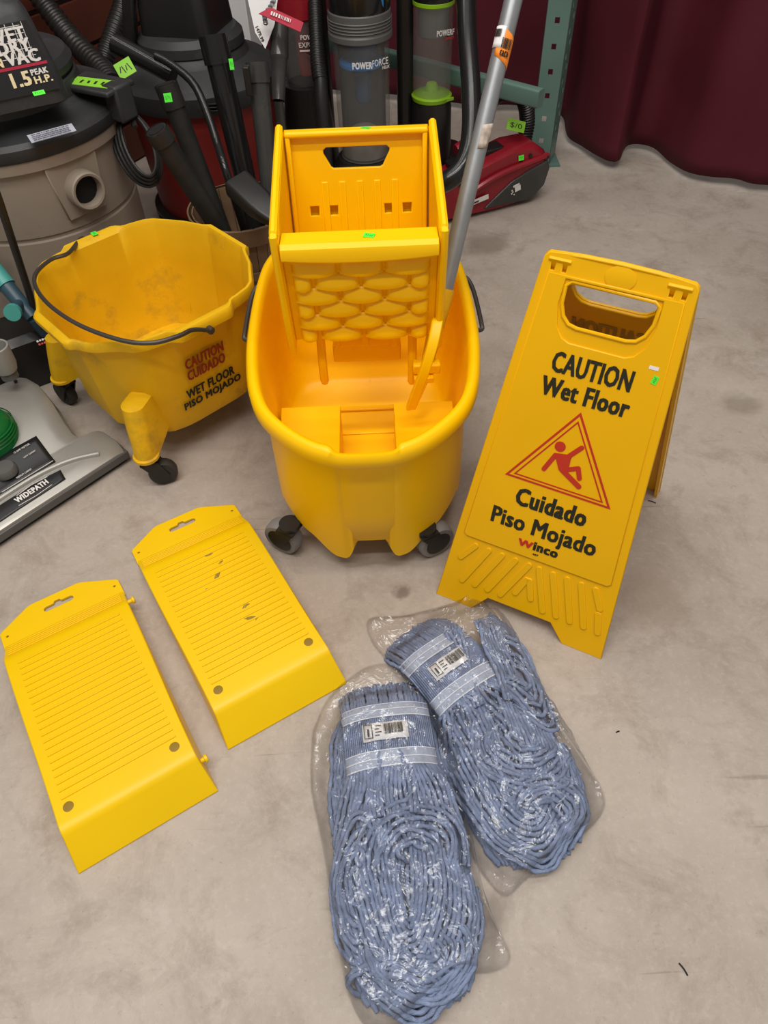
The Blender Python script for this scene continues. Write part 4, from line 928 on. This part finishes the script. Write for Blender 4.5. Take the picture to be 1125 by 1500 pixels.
b = MB(); fc = ctr + V(.0, -.10, 0); b.loft([[fc + V(x, y, z) for x, y in rrect(w_, d_, .04, 4)] for w_, d_, z in ((.11, .22, .012), (.12, .23, .03), (.11, .20, .09), (.10, .15, .13))]); b.build('floor_head', BLK, o, ang=40)
cl = frame(ctr + V(0, -.0555, 0), (1, 0, 0), (0, 0, 1)); zt_ = atd(448, 62, 2.0).z
text('POWER', o, INKW, cl @ Matrix.Translation((.004, zt_ + .008, 0)), .05, .012, .0006, .05); text('EXPRESS', o, INKW, cl @ Matrix.Translation((-.002, zt_ - .010, 0)), .062, .012, .0006, .02)
MB().box(ctr + V(.024, -.0555, zt_ - .018), (.05, .0012, .004)).build('print_bar', INKW, o, False)
h0 = corrugated([atd(461, -30, 1.93), atd(463, 30, 1.93), atd(466, 90, 1.93), atd(469, 118, 1.93)], .021, .009, .16).build('suction_hose', BLK, o, ang=80)
MB().tube([atd(469, 112, 1.93), atd(471, 155, 1.95), V(atd(472, 170, 1.96).x, atd(472, 170, 1.96).y, .12)], .019, 16).build('hose_cuff', BLK, o)
# blue helix vacuum
o, c = upright('upright_vacuum', 'upright vacuum with large clear bin and blue separator', 530, 1.93, 0, 190, .085, 0, None)
ctr = V(atd(530, 100, 1.95).x, atd(530, 100, 1.95).y, 0); z1 = atd(530, 50, 1.87).z; z0 = z1 - .31
MB().lathe([(.070, z0), (.072, z0 + .02), (.076, z1 - .02), (.078, z1)], 44, ctr, None, True, False).build('dust_bin', CLEAR, o)
MB().lathe([(.079, z1 - .012), (.084, z1 - .008), (.084, z1 + .004), (.081, z1 + .008), (.081, z1 + .05), (.076, z1 + .056)], 48, ctr).build('bin_collar', GREY, o, ang=25)
for k in range(4): MB().lathe([(.0815, z1 + .012 + .007 * k), (.0835, z1 + .014 + .007 * k), (.0815, z1 + .016 + .007 * k)], 44, ctr, None, False, False).build('collar_rib', GREY, o)
MB().lathe([(.078, z1 + .05), (.080, z1 + .06), (.075, z1 + .18), (.06, z1 + .22)], 40, ctr).build('bin_top', BLKG, o)
MB().lathe([(.015, z1 - .17), (.022, z1 - .16), (.022, z1 - .10), (.055, z1 - .075), (.057, z1 - .065), (.04, z1 - .055), (.04, z1 - .01)], 32, ctr).build('blue_separator', BLUED, o)
MB().lathe([(.050, z1 - .080), (.060, z1 - .074), (.060, z1 - .066), (.05, z1 - .06)], 32, ctr).build('separator_ring', BLUEP, o)
MB().lathe([(.01, z0 + .005), (.066, z0 + .006), (.066, z0 + .05), (.03, z0 + .075), (.01, z0 + .08)], 28, ctr).build('collected_dust', mat('dust', (.16, .135, .11), .9, var=.3, vscale=30), o)
MB().box(atd(555, 8, 1.80), (.024, .008, .09), Matrix.Rotation(.2, 3, 'X')).build('release_latch', BLUEP, o, True, .004)
text('POWER', o, INKW, frame(ctr + V(-.024, -.0815, z1 - .062), (1, 0, 0), (0, 0, 1)), .052, .016, .0006, .05)
M_ = frame(ctr + V(.028, -.0785, z1 - .060), (.86, .5, 0), (0, 0, 1)); text('FORCE', o, INKW, M_, .048, .016, .0006, .0); text('HELIX', o, INKW, M_ @ Matrix.Translation((.03, -.010, 0)), .022, .007, .0005)
MB().box(ctr + V(0, .115, .45), (.13, .06, .86)).build('spine', BLK, o, True, .02)
MB().lathe([(.11, .10), (.10, .14), (.08, z0 - .004), (.06, z0)], 28, ctr).build('motor_base', BLK, o)
b = MB(); fc = ctr + V(.015, -.12, 0); b.loft([[fc + V(x, y, z) for x, y in rrect(w_, d_, .04, 4)] for w_, d_, z in ((.24, .24, .012), (.25, .25, .03), (.23, .22, .085), (.18, .15, .12))]); b.build('floor_head', BLKG, o, ang=40)
lg = at(600, 212, .095); plate('logo_mark', [(-.012, 0), (.012, 0), (.002, .022), (-.004, .022)], [], .001, ORNG, o, frame(lg + V(0, 0, .02), (1, .1, 0), (0, .8, .6)))
text('BISSELL', o, INKW, frame(lg + V(-.022, -.004, .008), (1, .15, 0), (-.1, .8, .6)), .046, .011, .0006, .04)
# green compact vacuum
o, c = upright('upright_vacuum', 'compact black upright vacuum with clear bin and lime green base', 632, 2.0, 0, 150, .055, 0, None)
ctr = V(atd(633, 100, 2.03).x, atd(633, 100, 2.03).y, 0); z0 = atd(633, 157, 2.03).z; z1 = z0 + .235
MB().lathe([(.050, z0), (.054, z0 + .02), (.054, z1)], 40, ctr, None, False, False).build('dust_bin', CLEAR, o)
MB().lathe([(.02, z0 - .008), (.056, z0 - .006), (.058, z0 + .004), (.052, z0 + .008), (.022, z0 + .016), (.014, z0 + .034), (.006, z0 + .036)], 36, ctr).build('lime_base', GREENL, o, ang=35)
MB().box(ctr + V(.045, -.035, z0), (.035, .006, .008), Matrix.Rotation(.5, 3, 'Z')).build('base_clip', GREENL, o, True, .001)
MB().lathe([(.036, z1 - .085), (.04, z1 - .08), (.042, z1 - .01)], 30, ctr).build('filter_cone', GREY, o)
MB().lathe([(.052, z1 - .012), (.056, z1 - .008), (.056, z1), (.052, z1 + .004)], 36, ctr).build('lime_ring', GREENL, o)
MB().lathe([(.055, z1), (.058, z1 + .01), (.056, z1 + .09), (.04, z1 + .12)], 36, ctr).build('bin_top', BLKG, o)
M_ = frame(ctr + V(.006, -.0555, z1 - .072), (.95, .3, 0), (0, 0, 1)); text('POWERF', o, INKW, M_, .050, .014, .0006, .03); text('COMPACT', o, INKR, M_ @ Matrix.Translation((.022, -.010, 0)), .028, .006, .0006)
MB().lathe([(.058, .11), (.062, .14), (.058, z0 - .03), (.054, z0 - .008)], 30, ctr).build('motor_base', BLK, o)
b = MB(); fc = ctr + V(.035, .06, 0); b.loft([[fc + V(x, y, z) for x, y in rrect(w_, d_, .04, 4)] for w_, d_, z in ((.15, .20, .012), (.16, .21, .03), (.15, .18, .085), (.13, .12, .13))]); b.build('floor_head', BLKG, o, ang=40)
MB().box(ctr + V(-.075, .03, .40), (.045, .05, .80)).build('spine', BLK, o, True, .015)
MB().tube(smooth_path([atd(682, -40, 1.80), atd(684, 40, 1.80), atd(690, 130, 1.80), atd(690, 195, 1.80), atd(679, 240, 1.80), atd(655, 265, 1.81), atd(630, 268, 1.84), atd(610, 255, 1.90)], 6), [.026] * 24 + [.024] * 25 if False else .0245, 18).build('loop_hose', BLKG, o)

# ------------------------------------------------------------------ red portable cleaner
rcn = at(725, 300, 0); f0 = at(655, 330, 0); f1 = at(795, 292, 0); cx_ = (f1 - f0).normalized(); cy_ = V(-cx_.y, cx_.x, 0)
hv = wthing('portable_cleaner', 'dark red portable vacuum with grey cup and looped hose', 'vacuum', (f0 + f1) / 2)
CL = (f1 - f0).length; cp = [(-.05, .012), (CL * .55, .004), (CL * .86, .008), (CL + .0, .05), (CL + .012, .10), (CL - .002, .145), (CL * .86, .178), (CL * .66, .18), (CL * .42, .162), (CL * .15, .14), (-.05, .12)]
CM = Matrix((cx_, V(0, 0, 1), -cy_)).transposed().to_4x4(); CM.translation = f0
lo = []
for d_, k in ((0, .90), (-.012, .97), (-.03, 1), (-.08, 1), (-.10, .96), (-.108, .9)):
    lo.append([CM @ V(CL * .45 + (x - CL * .45) * k, .085 + (y - .085) * k, d_) for x, y in cp])
bd_ = MB().loft(lo).build('body_shell', REDG, hv, True, ang=35)
cup = [(CL * .36, .022), (CL * .86, .014), (CL * .985, .05), (CL * 1.02, .10), (CL * .99, .125), (CL * .80, .108), (CL * .62, .085), (CL * .45, .045)]
MB().prism(cup, .012, CM @ Matrix.Translation((0, 0, -.006))).build('dust_cup', SMOKE, hv, True, .005, 3)
arc = smooth_path([CM @ V(CL * .10, .03, .004), CM @ V(CL * .22, .085, .006), CM @ V(CL * .48, .118, .006), CM @ V(CL * .78, .132, .004), CM @ V(CL * 1.0, .135, -.006)], 6)
MB().tube(arc, .009, 8).build('shell_band', REDG, hv)
for x, y in ((.10, .118), (.80, .150), (.98, .132), (-.1, .07)): MB().lathe([(.006, 0), (.006, .003)], 12, CM @ V(CL * x, y, .001), CM.to_3x3()).build('screw_hole', BLK, hv)
MB().prism([(CL * .10, .135), (CL * .55, .168), (CL * .60, .178), (CL * .40, .176), (CL * .08, .155)], .05, CM @ Matrix.Translation((0, 0, -.085))).build('grip_inset', BLK, hv, True, .004)
MB().tube([CM @ V(CL * .16, .185, -.06), CM @ V(CL * .36, .205, -.06)], [.02, .024], 14).build('handle_end', REDG, hv)
hz = corrugated([CM @ V(CL * .42, .19, -.09), CM @ V(CL * .46, .25, -.10), CM @ V(CL * .62, .30, -.10), CM @ V(CL * .84, .28, -.10), CM @ V(CL * .93, .21, -.10), CM @ V(CL * .92, .14, -.10)], .024, .008, .18); hz.build('looped_hose', BLK, hv, ang=80)
sticker(hv, frame(atd(756, 184, 2.12), (.9, .2, -.3), (.2, .5, .85)), .060, .030, TAGG, INK, '$/0', 'price_tag')
sticker(hv, frame(CM @ V(CL * .70, .152, .004), cx_, (0, .3, 1)), .018, .014)
PT = lambda x, y, r_: CM @ Matrix.Translation((CL * x, y, .0085)) @ Matrix.Rotation(R(r_), 4, 'Z')
o = MB().box((0, 0, 0), (.062, .014, .002)).build('name_badge', INKW, hv, False); o.data.transform(PT(.30, .058, 8)); text('Power', o, INK, PT(.30, .058, 8) @ Matrix.Translation((-.028, -.004, .0015)), .026, .008, .0005, .04)
bl = MB()
for x, y, w_, h_ in ((0, .012, .022, .006), (.004, 0, .02, .016), (-.016, .002, .004, .004), (-.018, -.008, .004, .004), (-.010, -.014, .004, .004), (-.014, -.004, .004, .004)): bl.box((x, y, 0), (w_, h_, .001))
o = bl.build('white_print', INKW, hv, False); o.data.transform(PT(.68, .062, 12))

# ------------------------------------------------------------------ pallet rack upright and brace
foot = at(803, 243, 0); rk = wthing('pallet_rack', 'green punched steel rack upright with horizontal brace', 'rack', foot)
fx = V(-.97, .24, 0).normalized(); bx2 = V(.42, .91, 0).normalized()
h_ = [[(x - .007, z - .008), (x + .007, z - .008), (x + .007, z + .008), (x - .007, z + .008)] for x, z in [(-.034, .08 + .068 * k) for k in range(22)]]
plate('front_web', [(0, 0), (-.066, 0), (-.066, 1.7), (0, 1.7)], h_, .003, RACK, rk, frame(foot, -fx, (0, 0, 1)))
td = []
for k in range(24):
    for x in (.024, .052):
        z = .05 + .068 * k + (.034 if x > .03 else 0); td.append([(x - .007, z + .008), (x - .008, z + .002), (x - .004, z - .012), (x + .004, z - .012), (x + .008, z + .002), (x + .007, z + .008), (x, z + .012)])
plate('punched_flange', [(0, 0), (.078, 0), (.078, 1.7), (0, 1.7)], td, .003, RACK, rk, frame(foot, bx2, (0, 0, 1)))
plate('rear_flange', [(0, 0), (.078, 0), (.078, 1.7), (0, 1.7)], [], .003, RACK, rk, frame(foot + fx * .066, bx2, (0, 0, 1)))
MB().box(foot + fx * .03 + bx2 * .04 + V(0, 0, .003), (.10, .11, .006)).build('foot_plate', RACK, rk, False)
zb = .335; e0 = at(783, 142, zb); e1 = at(640, 104, zb); bdn = (e1 - e0).normalized(); e1 = e0 + bdn * 1.2
MB().loft([[p + V(0, 0, z) + V(-bdn.y, bdn.x, 0) * y for y, z in rrect(.03, .046, .006, 3)] for p in (e0 - bdn * .02, e1)]).build('brace', RACK, rk, ang=40)

# ------------------------------------------------------------------ silver wide nozzle vacuum at the left edge
tip = at(178, 684, 0); wdir = (at(178, 684, 0) - at(0, 802, 0)).normalized(); ddir = V(-wdir.y, wdir.x, 0)
sv = wthing('wide_path_vacuum', 'silver upright vacuum head with wide nozzle at the left edge', 'vacuum', tip - wdir * .2)
def S(w_, d_, z): return tip + wdir * w_ + ddir * d_ + V(0, 0, z)
stn = [(0, .024, .036), (.006, .027, .040), (.03, .030, .046), (.075, .028, .050), (.086, .022, .052), (.0915, -.018, .054), (.11, -.024, .062), (.14, -.020, .074), (.20, -.006, .090), (.27, .004, .100), (.315, 0, .098), (.34, -.02, .085), (.36, -.06, .06), (.375, -.12, .04)]
WL = -.40; lo = []
for d_, w_, z in stn:
    pr = [(w_, .012), (w_, z * .55), (w_ - .007, z * .86), (w_ - .020, z * .97), (w_ - .045, z), (-.22, z * 1.04), (WL + .03, z), (WL, z * .7), (WL, .012)]
    lo.append([S(x, d_, q) for x, q in pr])
MB().loft(lo).build('nozzle_shell', SILV, sv, ang=32)
MB().loft([[S(w_, y, z) for y, z in ((-.003, .012), (-.003, .031), (.02, .031), (.02, .012))] for w_ in (.026, WL)]).build('bumper_strip', GREY, sv, True, .002)
MB().loft([[S(w_, y, z) for y, z in ((.006, .001), (.006, .016), (.06, .016), (.06, .001))] for w_ in (.018, WL + .01)]).build('underside', BLK, sv, False)
def on_shell(w_, d_):
    for p, q in zip(stn, stn[1:]):
        if p[0] <= d_ <= q[0]: z = p[2] + (q[2] - p[2]) * (d_ - p[0]) / max(1e-6, q[0] - p[0]); return z * (1 + .04 * max(0, 1 - abs(w_ + .22) / .2))
    return .06
def decal(name, poly, mt, par, dz=.0015, sub=10):
    vs = []; n = len(poly); fs = []
    me = bpy.data.meshes.new(name); bm = bmesh.new(); bm.faces.new([bm.verts.new((x, y, 0)) for x, y in poly]); bmesh.ops.triangulate(bm, faces=bm.faces); bmesh.ops.subdivide_edges(bm, edges=bm.edges, cuts=5, use_grid_fill=True)
    for v in bm.verts: p = S(v.co.x, v.co.y, on_shell(v.co.x, v.co.y) + dz); v.co = p
    bm.to_mesh(me); bm.free(); o = link(name, me, mt, par); s_ = o.modifiers.new('thickness', 'SOLIDIFY'); s_.thickness = .001; return o
ctl = decal('control_panel', [(-.100, .066), (-.092, .138), (-.155, .140), (-.20, .135), (-.26, .13), (-.26, .07), (-.20, .07)], LBLK, sv)
stp = decal('name_panel', [(-.112, .014), (-.106, .040), (-.15, .046), (-.30, .046), (-.30, .012)], LBLK, sv)
MB().tube(smooth_path([S(x_, y_, on_shell(x_, y_) + .001) for x_, y_ in ((-.025, .022), (-.07, .044), (-.12, .057), (-.18, .061), (-.30, .058))], 6), .0055, 8).build('trim_arc', SILV, sv)
text('WIDEPATH', stp, INKW, frame(S(-.214, .024, on_shell(-.2, .024) + .0035), wdir, ddir + V(0, 0, .2)), .072, .013, .0008, .05)
for k, (w0, w1, d_) in enumerate(((-.205, -.135, .042), (-.215, -.14, .019))):
    MB().tube([S(w0, d_, on_shell(w0, d_) + .0025), S((w0 + w1) / 2, d_ + (.004 if k == 0 else -.003), on_shell((w0 + w1) / 2, d_) + .0028), S(w1, d_, on_shell(w1, d_) + .0025)], .0007, 5).build('print_line', INKW, stp)
text('12 AMP MOTOR', ctl, INKW, frame(S(-.150, .126, on_shell(-.15, .126) + .004), wdir, ddir + V(0, 0, .25)), .036, .0045, .0008); text('LOW CARPET', ctl, INKW, frame(S(-.142, .108, on_shell(-.142, .108) + .004), wdir, ddir + V(0, 0, .25)), .028, .0035, .0008); text('MEDIUM CARPET', ctl, INKW, frame(S(-.180, .078, on_shell(-.18, .078) + .004), wdir, ddir + V(0, 0, .25)), .034, .004, .0008)
MB().tube([S(x_, .0705, on_shell(x_, .0705) + .003) for x_ in (-.103, -.15, -.22)], .0008, 5).build('print_line', INKW, ctl)
MB().lathe([(.024, -.004), (.024, .006), (.020, .012), (.006, .013)], 28, S(-.186, .107, on_shell(-.186, .107) + .002)).build('height_dial', GREY, sv)
MB().lathe([(.062, -.02), (.060, .02), (.05, .04), (.03, .052), (.008, .056)], 36, S(-.165, .200, .092)).build('green_dome', GDOME, sv, ang=60)
for k in range(4): MB().lathe([(.0615, -.002), (.0635, 0), (.0615, .002)], 36, S(-.165, .200, .092 + .008 * k), None, False, False).build('dome_ring', GDOME, sv)
MB().lathe([(.004, 0), (.004, .003)], 10, S(-.035, .30, on_shell(-.03, .3) + .001)).build('screw_hole', BLK, sv)

# ------------------------------------------------------------------ things wedged between the silver vacuum and the beige tank
bb = wthing('black_vacuum_base', 'black vacuum base with small print behind the silver vacuum', 'vacuum', V(-.87, 1.33, 0))
cb = at(50, 535, .10); b = MB(); rot = Matrix.Rotation(R(32), 3, 'Z')
b.loft([[V(cb.x - .115, cb.y + .075, 0) + rot @ V(x, y, z) for x, y in rrect(w_, d_, .02, 4)] for w_, d_, z in ((.24, .13, .001), (.25, .14, .03), (.25, .13, .12), (.23, .10, .135))]); b.build('base_shell', BLK, bb, ang=35)
pm = at(55, 500, .137); 
for k, (mt_, n_) in enumerate(((INKW, 7), (INKR, 5))):
    pbm = MB(); FMx = frame(pm + V(.008, -.012, 0) * k, (.85, .53, 0), (-.4, .75, .45))
    for j in range(n_): pbm.box((.006 * j + (.003 if j > 3 else 0), 0, 0), (.0042, .005 - .001 * (j % 2), .0006))
    me = pbm.mesh('small_print'); me.transform(FMx); link('small_print', me, mt_, bb, False)
pl = wthing('black_pole', 'thin black pole slanting past the beige vacuum tank', 'pole', at(60, 478, .14)); MB().tube([at(60, 482, .139), atd(30, 390, 1.53), atd(0, 298, 1.42), atd(-60, 130, 1.22)], .008, 12).build('tube', BLK, pl); MB().tube([at(60, 482, .139), at(60, 482, .139).lerp(atd(30, 390, 1.53), .2)], .012, 12).build('pole_socket', BLK, pl)
tj = wthing('hose_fitting', 'teal and slate blue hose fitting with ribbed knob', 'fitting', at(30, 450, .0))
q0, q1_ = atd(-18, 385, 1.60), atd(48, 466, 1.62); m1 = q0.lerp(q1_, .42)
MB().tube([q0 - (q1_ - q0) * .6, m1], .021, 16).build('teal_sleeve', TEAL, tj); MB().tube([m1, q0.lerp(q1_, .75), q1_], [.018, .017, .015], 16).build('blue_pipe', NAVY, tj)
MB().tube([q0.lerp(q1_, .72), atd(52, 448, 1.66)], .014, 14).build('side_branch', NAVY, tj); MB().tube([q1_, V(q1_.x + .006, q1_.y + .01, .139)], .013, 14).build('lower_pipe', NAVY, tj)
kn = atd(20, 456, 1.57); MB().tube([q0.lerp(q1_, .72), kn], [.012, .013], 14).build('knob_stem', NAVY, tj); kk = MB().tube([kn, kn + (kn - q0.lerp(q1_, .72)).normalized() * .012], .018, 16).build('knob', TEAL, tj)
gc = wthing('hose_cuff', 'grey plastic hose cuff ring at the left edge', 'cuff', at(-2, 545, .10)); c_ = at(-8, 508, .215)
MB().lathe([(.022, -.06), (.026, -.045), (.027, 0), (.025, .002), (.023, 0), (.021, -.05)], 28, c_, None, False, False).build('cuff_ring', mat('pale_grey', (.30, .29, .27), .5), gc); MB().lathe([(.0215, -.042), (.0215, -.040)], 24, c_).build('cuff_inside', GREY, gc); MB().lathe([(.018, -c_.z + .136), (.018, -.05)], 24, c_).build('cuff_neck', GREY, gc)

# ------------------------------------------------------------------ small debris on the floor
for px, py, rz_, L_ in ((1001, 1420, -1.1, .016), (955, 735, -.5, .016), (905, 1072, .3, .006)):
    p = at(px, py, .0012); o = MB().tube(smooth_path([p - V(math.cos(rz_), math.sin(rz_), 0) * L_ * .5, p + V(.0006, .0008, 0), p + V(math.cos(rz_), math.sin(rz_), 0) * L_ * .5], 3), .0011, 6).build('floor_sliver', BLK)
    tag(o, {1001: 'tiny dark sliver on the floor at lower right', 955: 'tiny dark sliver on the floor beside the sign foot', 905: 'tiny dark crumb on the floor right of the mop heads'}[px], 'debris')
